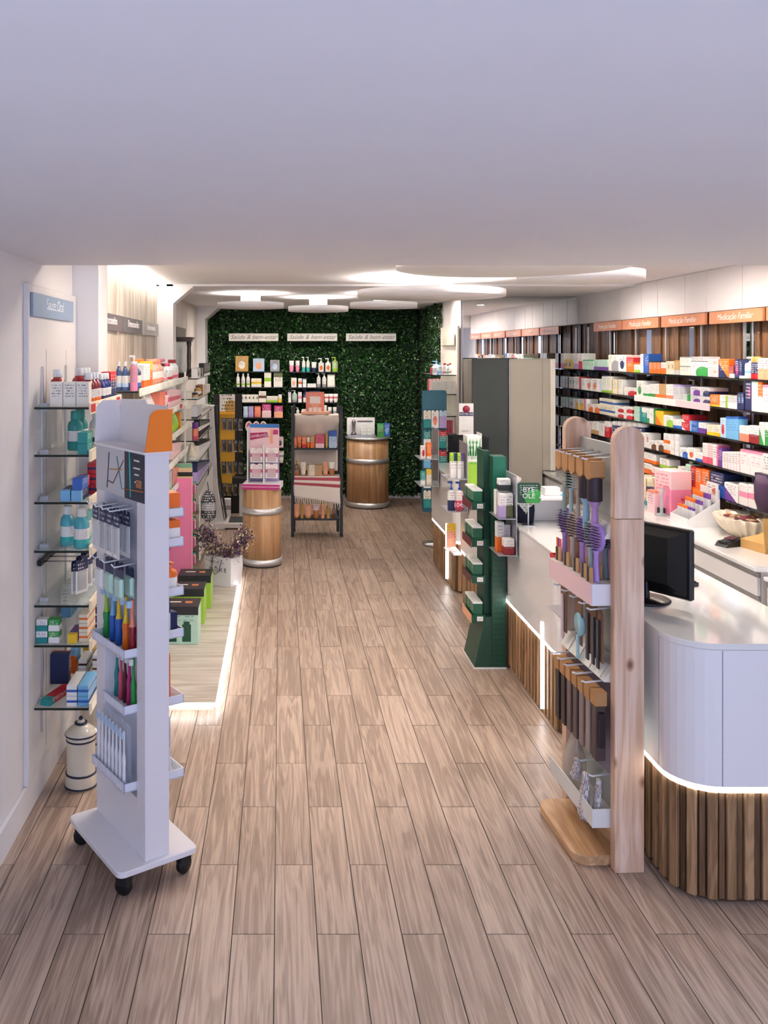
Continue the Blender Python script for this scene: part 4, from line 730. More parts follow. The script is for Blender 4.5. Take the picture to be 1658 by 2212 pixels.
for q, (y, c1) in enumerate(((.2, 'd9c8c8'), (.02, '9cc3cf'), (-.09, '35323a'), (-.15, '3d3a44'), (-.2, '2c2a30'))):
    nm = ('thin rose comb', 'round blue hand mirror', 'dark comb', 'dark tail comb', 'black comb')[q]
    cd = obj('brush_card', MB().prism([(-.035, 0), (.035, 0), (.035, .2), (.012, .215), (-.035, .2)], -.002, .002, 'y'), mat('7a5a44', .7), None, Q(-.085, y, .82), (0, 0, RPB)); tag(cd, 'brown hanging card with a %s on the pine stand' % nm, 'hanging card', 'carded combs on the pine stand')
    if q == 1: obj('mirror_disc', MB().lathe([(0, -.012), (.05, -.012), (.052, -.006), (.05, 0), (0, 0)], 24), mat('9fd0dc', .25), cd, (0, -.003, .085), (PI/2, 0, 0)); obj('mirror_handle', B(-.01, .01, -.01, -.002, -.06, .04), mat('9fd0dc', .25), cd)
    else: obj('comb', B(-.012, .012, -.012, -.003, -.03, .17), mat(c1, .4), cd, bevel=.003)
for q, (y, c1) in enumerate(((.205, '2a2224'), (.135, '3a2c28'), (.065, '6a5a54'), (-.005, '5f4e4a'), (-.075, '8f7c76'), (-.145, '9a8880'), (-.212, '4a3a36'))):
    nm = ('black oval', 'dark brown', 'wide taupe', 'grey brown', 'pale taupe', 'pale wooden', 'dark')[q]
    bb = obj('boxed_brush', MB().prism([(-.022, 0), (.022, 0), (.022, .26), (.012, .275), (-.012, .275), (-.022, .26)], -.02, .02, 'y'), mat(c1, .5), None, Q(-.095, y, .425), (0, 0, RPB), bevel=.002); tag(bb, '%s wooden brush in a kraft sleeve on the pine stand lower hooks' % nm, 'hair brush', 'wooden brushes on the pine stand')
    obj('kraft_sleeve', B(-.026, .026, -.024, .024, .225, .28), KRAFT, bb); obj('bristles', B(.022, .04, -.012, .012, .06, .2), mat('2a2024', .8), bb)
bg = obj('clear_bag', MB().loft([ell(14, .05, .04, 0), ell(14, .075, .05, .06), ell(14, .07, .045, .14), ell(14, .04, .015, .2), ell(14, .05, .012, .24)]), mat('d8c9b8', .15, alpha=.45), None, Q(-.075, .1, .17), (0, 0, RPB)); tag(bg, 'crinkled clear bag of hair ties in the bottom tray of the pine stand', 'bag')
def gingham():
    m, t, b = nt('gingham'); g = t.nodes.new('ShaderNodeTexCoord'); ck = t.nodes.new('ShaderNodeTexChecker'); ck.inputs['Scale'].default_value = 9; ck.inputs[1].default_value = hexc('e6e2e2'); ck.inputs[2].default_value = hexc('9a8f94')
    t.links.new(g.outputs['Generated'], ck.inputs[0]); t.links.new(ck.outputs[0], b.inputs['Base Color']); b.inputs['Roughness'].default_value = .9; return m
GING = gingham()
def ribbon(loc, L, w, label, seed):
    random.seed(seed); rings = []
    for j in range(14):
        u = j/13; r = w*(.45+.55*u)*(1-.25*(u > .93)); rings.append([(r*(1+.22*math.cos(5*a+j))*math.cos(a)+.012*math.sin(3*u+seed), r*.5*(1+.22*math.cos(5*a+j))*math.sin(a), -L*u) for a in [2*PI*i/20 for i in range(20)]])
    o = obj('scrunchie_scarf', MB().loft(rings), GING, None, loc, (0, 0, RPB)); tag(o, label, 'scrunchie', 'gingham scrunchies on the pine stand'); return o
ribbon(Q(-.115, -.02, .345), .09, .035, 'bunched grey gingham scrunchie on the far lower hook of the pine stand', 1); ribbon(Q(-.12, -.13, .335), .2, .04, 'long grey gingham scarf scrunchie draping over the bottom tray front', 2); ribbon(Q(-.085, -.19, .33), .16, .035, 'grey gingham scarf scrunchie beside the near pine post', 3)
random.seed(11)
# ================================================================ GREEN CARDBOARD STAND
GREEN = pr('bottle green', 'dark green', 'plain', 'teal', text=.13, rows=40, lo=0, hi=1); GRN2 = mat('1c6b55', .4)
gs = empty('cardboard_stand', (1.40, 6.09, 0)); tag(gs, 'tall dark green cardboard stand with flared foot and four product trays', 'display stand')
def gp(name, mb, m, bevel=0): return obj(name, mb, m, gs, bevel=bevel)
gp('side_panel', B(-.005, .088, -.17, -.05, .01, 1.40), GREEN, .002); gp('back_panel', B(-.03, .0, -.03, .13, .01, 1.43), mat('0f4a34', .5), .002); gp('header', B(.0, .086, -.178, -.17, 1.12, 1.40), GRN2)
gp('flared_foot', MB().loft([[(-.12, -.17, .01), (-.006, -.17, .01), (-.006, .17, .01), (-.12, .17, .01)], [(-.05, -.165, .34), (-.006, -.165, .34), (-.006, .15, .34), (-.05, .15, .34)]], 0, False), GREEN); gp('foot_edge', B(-.125, .09, -.175, .17, 0, .01), WPLAST)
gp('column', B(-.045, -.006, -.1, .1, .34, 1.43), mat('0d3f2d', .5))
for i, z in enumerate((.30, .56, .80, 1.045)):
    tr = gp('tray', MB().box(-.135, -.045, -.15, .14, z, z+.006).box(-.135, -.131, -.15, .14, z, z+.035).box(-.135, -.045, -.154, -.15, z, z+.05), mat('12523a', .5)); obj('tray_front_print', B(-.138, -.135, -.15, .14, z-.005, z+.05), pr('maroon' if i else 'peach', 'peach', 'blob', 'peach'), tr); obj('price_tag', B(-.10, -.06, -.157, -.154, z+.01, z+.04), pr('white', 'red', 'plain', 'red', rows=3, lo=.2, hi=.8), tr)
    for q in range(5):
        lb = 'green and white carton in the %s tray of the green cardboard stand, %s' % (('lowest', 'third', 'second', 'top')[i], ordw(q)); place('carton', lb, (1.40-.09+(.0 if q % 2 else -.001), 6.09-.115+.055*q, z+.008), (.048, .062, .125), -PI/2, pr('dark green', 'white', 'edge', 'mint', rows=8), group='green cartons on the cardboard stand')
# ================================================================ SILVER DISPLAY RACKS ON THE COUNTER FRONTS
SILV = mat('b9bac2', .3, .6)
def rack(name, y0, y1, zt, zs, xl, label):
    t = empty('counter_rack', (1.485, (y0+y1)/2, 0)); tag(t, label, 'rack', 'silver racks on the counter fronts'); hy = (y1-y0)/2
    obj('back_plate', B(-.003, .003, -hy, hy, zs[-1]-.01, zt), SILV, t, bevel=.001)
    for z in zs: obj('shelf', B(xl-1.485, -.003, -hy, hy, z-.004, z), SILV, t)
    return t
rack('a', 5.64, 5.90, 1.31, (1.04, .81), 1.37, 'silver two-shelf rack beside the green cardboard stand')
rack('b', 7.12, 7.44, 1.36, (1.078, .82), 1.33, 'silver two-shelf rack with the pump bottles')
rack('c', 8.42, 8.78, 1.36, (1.08, .83), 1.31, 'silver two-shelf rack near the leaf wall')
rack('d', 4.38, 4.615, 1.1, (1.04, .79), 1.37, 'silver two-shelf rack half hidden behind the pine stand')
def rk(k, x0, x1, y, z, h, a, b, sty, lab, c2=None, dp=.06, kk=None): place(k, lab, ((x0+x1)/2, y, z+.001), (x1-x0, dp, h), 0, pr(a, b, sty), mat(c2 or b, .3), pr(a, b, sty) if k == 'pump' else None, 'packs on the silver racks')
GU = 'white and %s carton on the %s shelf of the rack by the cardboard stand'
rk('carton', 1.385, 1.425, 5.70, 1.04, .15, 'white', 'lilac', 'half', GU % ('lilac', 'upper')); rk('carton', 1.43, 1.475, 5.72, 1.04, .15, 'white', 'olive', 'half', GU % ('olive', 'upper')); rk('carton', 1.385, 1.45, 5.80, 1.04, .16, 'white', 'grey', 'plain', GU % ('grey', 'upper')); rk('carton', 1.395, 1.47, 5.76, 1.202, .075, 'white', 'black', 'half', 'white and black carton lying on the upper rack cartons')
rk('carton', 1.41, 1.475, 5.69, .81, .10, 'white', 'dark red', 'half', GU % ('dark red', 'lower')); rk('carton', 1.385, 1.43, 5.77, .81, .19, 'white', 'orange', 'half', GU % ('orange', 'lower')); rk('carton', 1.435, 1.475, 5.79, .81, .17, 'white', 'lilac', 'half', GU % ('lilac', 'lower'))
for q in range(2): rk('flatpump', 1.342+.06*q, 1.40+.06*q, 7.18+.02*(1-q), .82, .235, 'white', ('navy', 'rose')[q], 'half', 'white pump bottle with %s lower half and blue pump on the silver rack' % ('navy', 'rose red')[q], 'blue')
o = [x for x in bpy.data.objects if x.name.startswith('pump_bottle')][-1]
pl = obj('price_roundel', B(-.03, .035, -.002, 0, -.024, .024), mat('c22a52', .4), None, (1.412, 7.118, .875)); tag(pl, 'red ten euro price card before the pump bottles', 'price card'); text('10€', .05, WPLAST, pl, (0, -.003, 0), (PI/2, 0, 0))
for q in range(4): rk('carton', 1.36+.028*q, 1.385+.028*q, 7.20+.02*(q % 2), 1.078, .2, 'white', ('lime', 'navy', 'lime', 'purple')[q], 'top', 'slim white and %s carton on the upper rack shelf above the pump bottles, %s' % (('lime', 'navy', 'lime', 'purple')[q], ordw(q)))
rk('carton', 1.33, 1.375, 8.52, 1.08, .12, 'white', 'red', 'circ', 'white and red carton on the upper shelf of the rack near the leaf wall'); rk('carton', 1.38, 1.425, 8.50, 1.08, .15, 'orange', 'white', 'foot', 'orange carton on the upper shelf of the rack near the leaf wall')
rk('carton', 1.33, 1.37, 8.52, .83, .13, 'teal', 'white', 'band', 'teal carton on the lower shelf of the rack near the leaf wall'); rk('carton', 1.38, 1.425, 8.50, .83, .15, 'cream', 'yellow', 'top', 'cream and yellow carton on the lower shelf of the rack near the leaf wall')
for q in range(3): place('card', 'peach printed sachet leaning on the counter front rail, %s' % ordw(q), (1.435+.018*q, 7.62+.015*q, .43), (.05, .03, .2), .2-.2*q, pr('peach', 'yellow', 'top', 'rose'), group='peach sachets on the counter rail')
o = obj('counter_rail', MB().box(1.40, 1.5, 7.58, 7.70, .408, .416).box(1.44, 1.51, 7.47, 7.75, .395, .41), mat('eaeaea', .3)); tag(o, 'white rail shelf bridging the gap between the counters', 'rail')
# ================================================================ TEAL PACK STAND BEFORE THE PANEL
ts = empty('plaster_pack_stand', (1.665, 9.7, 0)); tag(ts, 'teal board stand hung with plaster packs beyond the counters', 'display stand')
obj('board', MB().prism(rrect(-.135, .13, .36, 1.675, .03, 5), -.01, .01, 'y'), mat('2c6478', .45), ts); obj('pole', MB().cyl(.03, .02, .03, .4, .02, 12), STEEL, ts); obj('foot', MB().lathe([(0, 0), (.16, 0), (.16, .02), (.02, .035), (0, .035)], 24, (.03, .02, 0)), STEEL, ts)
pk = [('cream', 'teal'), ('white', 'salmon'), ('lilac', 'pale blue'), ('teal', 'white'), ('peach', 'teal'), ('teal', 'red'), ('teal', 'sky blue'), ('blue', 'white'), ('teal', 'red'), ('teal', 'white'), ('dark green', 'sky blue'), ('teal', 'blue')]
for q in range(15):
    cxq, rq = q % 3, q//3; a, b = pk[q % 12]; place('card', '%s and %s plaster pack on the teal stand, %s row, %s' % (a, b, ordw(rq), ordw(cxq)), (1.58+.085*cxq, 9.655, 1.27-.215*rq), (.078, .05, .19), 0, pr(a, b, ('half', 'circ', 'top')[q % 3]), group='plaster packs on the teal stand')
    obj('hook', MB().tube([(-.085+.085*cxq, -.01, 1.455-.215*rq), (-.085+.085*cxq, -.07, 1.455-.215*rq)], .003, 5), STEEL, ts)
# ================================================================ THINGS ON THE COUNTERS
CT = .99
# monitor on the near counter, seen from behind
def monitor(loc, rz, w, h, label, tilt=0.0):
    t = empty('computer_monitor', loc, rz); tag(t, label, 'monitor')
    obj('foot', MB().lathe([(0, 0), (.105, 0), (.11, .006), (.1, .012), (.03, .018), (0, .018)], 28), mat('111318', .3), t); obj('neck', B(-.03, .03, .0, .025, .015, .2), mat('0d0e12', .35), t, bevel=.005)
    s = obj('screen', B(-w/2, w/2, -.03, .0, .045, .045+h), mat('0b0c10', .35), t, bevel=.006); obj('display_glass', B(-w/2+.012, w/2-.012, -.0325, -.03, .06, .03+h), mat('1a1c20', .08), s); obj('back_cover', MB().loft([[(-w/2+.02, 0, .06), (w/2-.02, 0, .06), (w/2-.02, 0, .03+h), (-w/2+.02, 0, .03+h)], [(-w*.3, .03, .1), (w*.3, .03, .1), (w*.3, .03, h), (-w*.3, .03, h)]], 0, False), mat('0a0b0e', .4), s)
    return t
monitor((1.614, 3.98, CT), math.radians(121), .45, .30, 'black computer monitor seen from behind on the curved counter')
monitor((1.77, 8.45, CT), math.radians(-35), .40, .27, 'black computer monitor on the far service counter')
o = obj('keyboard', B(-.09, .09, -.06, .06, 0, .02), mat('23252c', .4), None, (1.90, 4.22, CT), (0, 0, .5), (.6, .6, .9), bevel=.004); tag(o, 'black keypad beside the monitor on the curved counter', 'keypad')
for q in range(12): obj('key', B(-.075+.04*(q % 4), -.045+.04*(q % 4), -.045+.034*(q//4), -.02+.034*(q//4), .02, .026), mat('15161a', .5), o)
# far counter: header card, white plant pack display
t = empty('header_card_display', (1.80, 8.70, CT)); tag(t, 'white first aid header card display with a red and navy roundel', 'display')
obj('card', B(-.07, .07, -.004, .004, 0, .6), pr('white', 'salmon', 'foot', 'grey', rows=14, hi=.6), t); obj('roundel', MB().lathe([(0, 0), (.035, 0), (.035, .003), (0, .003)], 24), mat('a02a4a', .4), t, (.0, -.005, .545), (PI/2, 0, 0)); obj('title_strip', B(-.068, .068, -.006, -.004, .48, .515), mat('navy', .4), t); text('MASTER-AID', .026, WPLAST, t, (0, -.0065, .4975), (PI/2, 0, 0))
obj('leg', B(-.05, .05, .0, .12, 0, .006), WPLAST, t)
t = empty('aloe_display', (1.56, 7.32, CT)); tag(t, 'tall white card display printed with aloe leaves on the counter', 'display'); obj('card_body', B(-.05, .06, -.06, .1, 0, .42), pr('white', 'lime', 'half', 'green', rows=10), t, bevel=.002); obj('side_card', B(.0601, .066, -.07, .1, 0, .44), WPLAST, t)
for q in range(5): obj('leaf_print', MB().tube([(-.04+.02*q, -.064, .26), (-.05+.025*q, -.066, .33), (-.055+.027*q, -.064, .4)], .008, 5, r2=.001), mat('green', .4), t)
# second counter
t = empty('tote_display', (1.575, 5.82, CT)); tag(t, 'navy fabric tote with a printed collar tag on the counter', 'bag'); obj('bag_body', MB().loft([ell(16, .06, .05, 0, 4), ell(16, .065, .06, .08, 4), ell(16, .06, .05, .17, 4), ell(16, .055, .03, .2, 4)]), mat('1c2036', .8), t)
obj('collar_tag', MB().prism([(-.055, .2), (.055, .2), (.06, .13), (.02, .1), (0, .06), (-.03, .1), (-.06, .13)], -.063, -.06, 'y'), pr('white', 'peach', 'ring', 'charcoal', lo=0, hi=1), t)
t = empty('counter_sign', (1.575, 5.70, CT)); tag(t, 'dark green leaf-printed plastic counter sign with white lettering', 'sign'); obj('sign_plate', MB().prism(rrect(-.075, .075, .14, .27, .02, 4), -.004, .004, 'y'), pr('bottle green', 'green', 'blob', 'mint', text=.5), t, rot=(0, 0, 0)); text('BYE', .045, WPLAST, t, (0, -.006, .225), (PI/2, 0, 0)); text('OLE', .045, WPLAST, t, (0, -.006, .185), (PI/2, 0, 0)); obj('stem', B(-.004, .004, .004, .009, 0, .16), STEEL, t); obj('foot', B(-.04, .04, -.03, .04, 0, .004), STEEL, t)
o = obj('paper_sheet', B(-.06, .06, -.09, .09, 0, .002), mat('2f9be0', .5), None, (1.86, 5.73, CT+.181), (0, 0, .2)); tag(o, 'bright blue sheet lying on the white counter screen', 'paper')
place('carton', 'plain white carton on top of the white counter screen', (1.74, 5.78, CT+.181), (.10, .08, .05), 0, mat('f4f2ee', .5))
# ================================================================ NICHE, PLATFORM AND FLOOR THINGS
# enamel jars on the floor
def canister(x, y, r, h, label):
    t = empty('enamel_canister', (x, y, 0)); tag(t, label, 'canister', 'enamel canisters on the floor'); BL = mat('1f2440', .3); EN = mat('e4dcc8', .22, coat=.4)
    obj('body', MB().lathe([(0, 0), (r*1.1, 0), (r*1.12, .02), (r*1.08, .05), (r, .075), (r, h*.66), (r*1.03, h*.7), (r*1.03, h*.745), (0, h*.745)], 36), EN, t)
    l = obj('lid', MB().lathe([(r*1.08, h*.745), (r*1.12, h*.77), (r*.9, h*.82), (r*.5, h*.88), (r*.3, h*.9), (r*.26, h*.935), (r*.2, h*.95), (0, h*.95)], 36), EN, t); obj('knob', MB().lathe([(0, h*.945), (r*.12, h*.95), (r*.17, h*.97), (r*.12, h*.995), (0, h)], 16), BL, l)
    for z, rr in ((.004, 1.115), (.062, 1.05), (h*.665, 1.012), (h*.742, 1.09), (h*.89, .42)): obj('blue_band', MB().lathe([(r*rr, z), (r*rr+.003, z+.002), (r*rr+.003, z+.008), (r*rr, z+.01)], 36), BL, t)
    return t
c1 = canister(Px(175, 4.33), 4.33, .068, .335, 'small cream enamel canister with navy bands and domed lid'); c2 = canister(Px(205, 4.72), 4.70, .075, .42, 'larger cream enamel canister with navy bands beneath the lowest glass shelf')
for q in range(18): a = 2*PI*q/18; obj('wreath_leaf', MB().lathe([(0, 0), (.006, .003), (0, .014)], 6), mat('2a2c34', .5), c2, (.04*math.cos(a)+.055, -.06+.0*a, .22+.05*math.sin(a)), (PI/2, 0, 0))
# shelves beneath the oral sign; items face the aisle (+x)
def ol(y, z, k, a, b, sty, w, h, lab, dp=.06, n=1, step=.07, x=-.91, cc=None, rz=PI/2, grp='oral care packs on the glass shelves', stack=1):
    for q in range(n):
        for s in range(stack): place(k, lab+((', '+ordw(q)+(('', ' lower', ' middle', ' upper') [0 if stack == 1 else (s+1 if stack == 3 else (1, 3)[s])]) + ' from the board edge') if n*stack > 1 else ''), (x, y+step*q, z+.001+s*h*1.0), (w, dp, h*.99), rz, pr(a, b, sty) if k not in ('shoulder', 'bottle') else mat(a, .12, alpha=.88), mat(cc or b, .35), pr('white', b, 'band', 'grey') if k in ('shoulder', 'bottle') else None, grp, 'toothpaste_carton' if k == 'carton' else None)
z = LZ0
ol(4.20, z[0], 'carton', 'ivory', 'navy', 'plain', .058, .115, 'white printed carton on the top oral care shelf', .06, 3, .001, -1.0, rz=0, grp='white cartons on the top glass shelf')
for q in range(3): bpy.data.objects[[o.name for o in bpy.data.objects if o.get('group') == 'white cartons on the top glass shelf'][q]].location = (-1.035+.061*q, 4.18, z[0]+.001)
ol(4.28, z[0], 'shoulder', 'a8323a', 'navy', 'band', .075, .17, 'red mouthwash bottle behind the white cartons', .07, 1, x=-1.06, cc='clear'); ol(4.38, z[0], 'shoulder', 'a8323a', 'navy', 'band', .075, .175, 'red mouthwash bottle with clear cap on the top shelf', .07, 3, .08, -.98, cc='clear')
ol(4.24, z[0], 'shoulder', '8a2a38', 'orange', 'band', .06, .155, 'dark red mouthwash bottle at the top shelf front', .06, 3, .075, -.905, cc='clear'); ol(4.50, z[0], 'shoulder', '2a3a80', 'navy', 'band', .06, .145, 'blue mouthwash bottle at the top shelf front', .06, 3, .075, -.905, cc='clear'); ol(4.72, z[0], 'carton', 'navy', 'red', 'top', .05, .15, 'navy and red carton on the top oral care shelf', .05, 3, .055)
ol(4.30, z[1], 'shoulder', '3f9f98', 'teal', 'band', .075, .19, 'turquoise mouthwash bottle on the second oral care shelf', .075, 2, .1, -.98, cc='3f9f98'); ol(4.17, z[1], 'carton', 'teal', 'dark green', 'stripe2', .12, .05, 'green toothpaste carton at the second shelf front', .045, 1, x=-.905, stack=2); ol(4.55, z[1], 'shoulder', 'clear', 'charcoal', 'band', .07, .17, 'clear mouthwash bottle on the second shelf by the pillar', .07, 3, .1, -.93, cc='white')
ol(4.18, z[2], 'carton', 'navy', 'sky blue', 'stripe', .17, .052, 'navy and blue toothpaste carton on the third shelf', .045, 2, .002, -.955, stack=1); ol(4.2, z[2]+.053, 'carton', 'blue', 'red', 'stripe2', .17, .052, 'blue and red toothpaste carton stacked on the third shelf', .045, 1, x=-.93); ol(4.40, z[2], 'carton', 'red', 'navy', 'mid', .16, .05, 'red and navy toothpaste carton on the third shelf', .045, 2, .17, -.905, stack=3); ol(4.6, z[2], 'carton', 'white', 'charcoal', 'foot', .06, .15, 'tall white carton on the third shelf by the pillar', .05, 2, .08, -1.0)
q_ = [o for o in bpy.data.objects if o.get('label', '').startswith('navy and blue toothpaste carton on the third')]
for i, o in enumerate(q_): o.location.x = -.985+.05*i; o.location.y = 4.2
ol(4.16, z[3], 'shoulder', '5fc0cc', 'turquoise', 'band', .075, .185, 'turquoise mouthwash bottle with white cap on the fourth shelf', .07, 2, .02, -.98, cc='white'); ol(4.35, z[3], 'shoulder', '8fd0cc', 'mint', 'band', .07, .19, 'pale mint mouthwash bottle on the fourth shelf', .07, 4, .09, -.95, cc='white')
q_ = [o for o in bpy.data.objects if o.get('label', '').startswith('turquoise mouthwash bottle with white')]
for i, o in enumerate(q_): o.location.x = -1.0+.078*i; o.location.y = 4.23-.06*i
t = empty('hook_bar', (-1.11, 4.4, z[3]-.07)); tag(t, 'black hook bar with steel prongs below the fourth glass shelf', 'hook bar'); obj('bar', B(-.012, .008, -.25, .3, -.012, .012), BLACK, t, bevel=.002)
for q in range(5): obj('prong', MB().tube([(0, -.2+.1*q, 0), (.18, -.2+.1*q, .0), (.19, -.2+.1*q, .012)], .003, 5), CHROME, t)
for q in range(8): place('blister', 'navy-topped brush head pack on the steel prongs, %s' % ordw(q), (-.945+.02*(q//5)-.0*(q % 5), 4.2+.1*(q % 5), z[4]+.012+.02), (.085, .02, .155), PI/2-.5, pr('white', 'navy', 'top', 'white', lo=.7), CLEAR, group='brush head packs on the prongs')
ol(4.15, z[5], 'carton', 'white', 'teal', 'half', .05, .055, 'green and white floss box on the sixth shelf', .05, 1, x=-1.095, stack=2, rz=0); ol(4.15, z[5], 'carton', 'green', 'white', 'half', .05, .055, 'green floss box on the sixth shelf', .05, 1, x=-1.04, stack=2, rz=0)
ol(4.55, z[5], 'carton', 'white', 'sky blue', 'band', .05, .16, 'tall white carton at the back of the sixth shelf', .05, 3, .06, -1.08, rz=0); ol(4.2, z[5], 'carton', 'purple', 'yellow', 'stripe', .16, .042, 'purple and yellow toothpaste carton on the sixth shelf', .04, 1, x=-.955, stack=1); ol(4.24, z[5], 'carton', 'cream', 'orange', 'mid', .18, .042, 'cream and orange toothpaste carton on the sixth shelf', .04, 1, x=-.91, stack=3); ol(4.45, z[5], 'carton', 'navy', 'cream', 'mid', .18, .042, 'navy and cream toothpaste carton on the sixth shelf', .04, 2, .19, -.905, stack=3); ol(4.62, z[4], 'carton', 'white', 'navy', 'mid', .045, .06, 'small white and navy box on the fifth shelf', .04, 3, .05, -.95, stack=2)
ol(4.21, z[6], 'carton', 'white', 'blue', 'mid', .19, .048, 'blue and white toothpaste carton on the lowest shelf', .048, 1, x=-.955, stack=2); ol(4.21, z[6], 'carton', 'sky blue', 'blue', 'mid', .19, .048, 'sky blue toothpaste carton on the lowest shelf', .048, 1, x=-.903, stack=2); ol(4.22, z[6], 'carton', 'red', 'teal', 'stripe', .2, .03, 'red and teal toothpaste carton lying on the lowest shelf', .05, 1, x=-1.05, rz=PI/2-.3); ol(4.42, z[6], 'carton', 'navy', 'orange', 'stripe2', .05, .15, 'navy and orange carton standing on the lowest shelf', .09, 1, x=-1.08); ol(4.6, z[6], 'carton', 'sky blue', 'orange', 'diag', .12, .12, 'sky blue and orange carton on the lowest shelf', .03, 1, x=-1.05); ol(4.55, z[6], 'carton', 'white', 'black', 'mid', .15, .045, 'white and black toothpaste carton on the lowest shelf', .04, 1, x=-.985, stack=2); ol(4.72, z[6], 'carton', 'yellow', 'charcoal', 'mid', .1, .09, 'yellow carton at the back of the lowest shelf', .05, 1, x=-1.0); ol(4.5, z[6], 'carton', 'white', 'brown', 'mid', .17, .045, 'white and brown toothpaste carton at the shelf front', .04, 2, .18, -.903, stack=3)
# niche: rows from near to far along the front edge
def niche(i, L, depth=.1, front=-.868):
    row(L, '%s niche shelf' % (SN[:4]+['fifth', 'sixth'])[i], 'the pillar', 'L', front, LZ1[i], depth)
row([(248, 276, 780, 'bottle', 'steel blue', 'pale blue', 'band', 2, 1, 'white'), (279, 296, 765, 'pump', 'dusty pink', 'pink', 'band', 1, 1, 'white')], 'top niche shelf end', 'the wall', 'B', 5.44, LZ1[0], .06)
niche(0, [(299, 311, 780, 'bottle', 'slate blue', 'blue', 'band', 1, 1, 'pale blue'), (312, 326, 785, 'carton', 'white', 'orange', 'band', 1), (327, 331, 780, 'carton', 'orange', 'yellow', 'top', 1), (332, 357, 775, 'bottle', 'apricot', 'salmon', 'band', 4, 1, 'salmon'), (358, 366, 784, 'bottle', 'clear', 'pink', 'band', 1, 1, 'maroon'), (367, 376, 784, 'bottle', 'clear', 'red', 'band', 2, 1, 'rose'), (377, 388, 776, 'bottle', 'clear', 'rose', 'band', 3, 1, 'dark red')], .08)
def niche_back(): row([(302, 322, 775, 'bottle', 'white', 'orange', 'band', 3, 1, 'orange'), (345, 365, 774, 'bottle', 'pale pink', 'rose', 'band', 3, 1, 'pink')], 'back row of top niche shelf', 'the pillar', 'L', -.985, LZ1[0], .08)
niche_back()
niche(1, [(297, 330, 862, 'carton', 'white', 'cream', 'plain', 5), (331, 346, 850, 'tube', 'white', 'cream', 'plain', 2, 1, 'white'), (347, 358, 846, 'carton', 'salmon', 'red', 'band', 4), (359, 366, 846, 'slimcan', 'pale pink', 'navy', 'band', 2, 1, 'rose'), (367, 392, 841, 'carton', 'pale pink', 'rose', 'mid', 7)], .08)
niche(2, [(352, 366, 892, 'pouch', 'lime', 'green', 'band', 2), (367, 374, 893, 'bottle', 'white', 'charcoal', 'band', 2, 1, 'navy'), (375, 389, 884, 'pouch', 'lime', 'green', 'ring', 3), (389.5, 392.5, 890, 'carton', 'yellow', 'orange', 'stripe', 2)], .08)
niche(3, [(352, 375, 964, 'tube', 'white', 'pale pink', 'plain', 4, 1, 'black'), (376, 392, 952, 'carton', 'pale pink', 'charcoal', 'edge', 6)], .08)
niche(4, [(352, 372, 1020, 'carton', 'pale grey', 'mint', 'half', 3), (373, 391, 1010, 'carton', 'salmon', 'grey', 'stripe', 4)], .08)
# framed white shelf-talker panel blazing under the second niche shelf is the lit pillar itself; pillar left bare
# pink standing display with yellow foot on the platform
pd = empty('card_floor_display', (-.86, 7.63, .055)); tag(pd, 'slim cardboard display with pink and green sides and a yellow foot', 'display stand')
obj('pink_side', B(-.15, .12, -.12, -.11, .02, .98), mat('e87fa8', .5), pd); obj('pink_edge', B(.12, .125, -.125, -.105, .02, .985), mat('f3c4b4', .5), pd)
for q, cc in enumerate(('86b48a', 'd8e28a', '1d1d20', 'e8cfa4', '7fb594')): obj('coloured_side', B(-.15, .125-.006*q, -.085+.05*q, -.075+.05*q, .02, .95+.03*q), mat(cc, .5), pd)
obj('yellow_foot', B(-.15, .2, -.14, .2, 0, .03), mat('e3cf3c', .5), pd, bevel=.002); obj('back_board', B(-.16, -.15, -.12, .18, .02, 1.05), mat('e0b64a', .5), pd)
for i in range(5):
    obj('tray', B(-.15, .115, -.105, .17, .22+.15*i, .23+.15*i), mat('f0e0a0', .5), pd)
    for q in range(3):
        tb_ = place('slimcan', '%s capped lip pencil in the pink sided display, tier %s, %s' % (('rose', 'mint', 'black')[q], ordw(i), ordw(q)), (-.735+.0, 7.60+.055*q, .055+.231+.15*i), (.03, .03, .09), 0, mat(('magenta', 'mint', 'charcoal')[q], .35), mat(('rose', 'turquoise', 'black')[q], .35), group='lip pencils in the pink sided display', name='lip_pencil')
# yellow display on the shelf level behind
yd = empty('tester_display', (-.93, 8.9, 1.021)); yd.location = (-.95, 8.06, LZ1[4]+.001); tag(yd, 'yellow make-up tester display with teal and rose lids', 'display'); obj('stand_body', B(-.06, .1, -.12, .2, 0, .06), mat('e6d654', .5), yd, bevel=.003)
for q, cc in enumerate(('rose', 'turquoise', 'rose', 'teal')): obj('tester_jar', MB().lathe([(0, .06), (.03, .06), (.034, .065), (.034, .085), (.03, .09), (0, .09)], 16, (.05, -.08+.075*q, 0)), mat(cc, .3), yd)
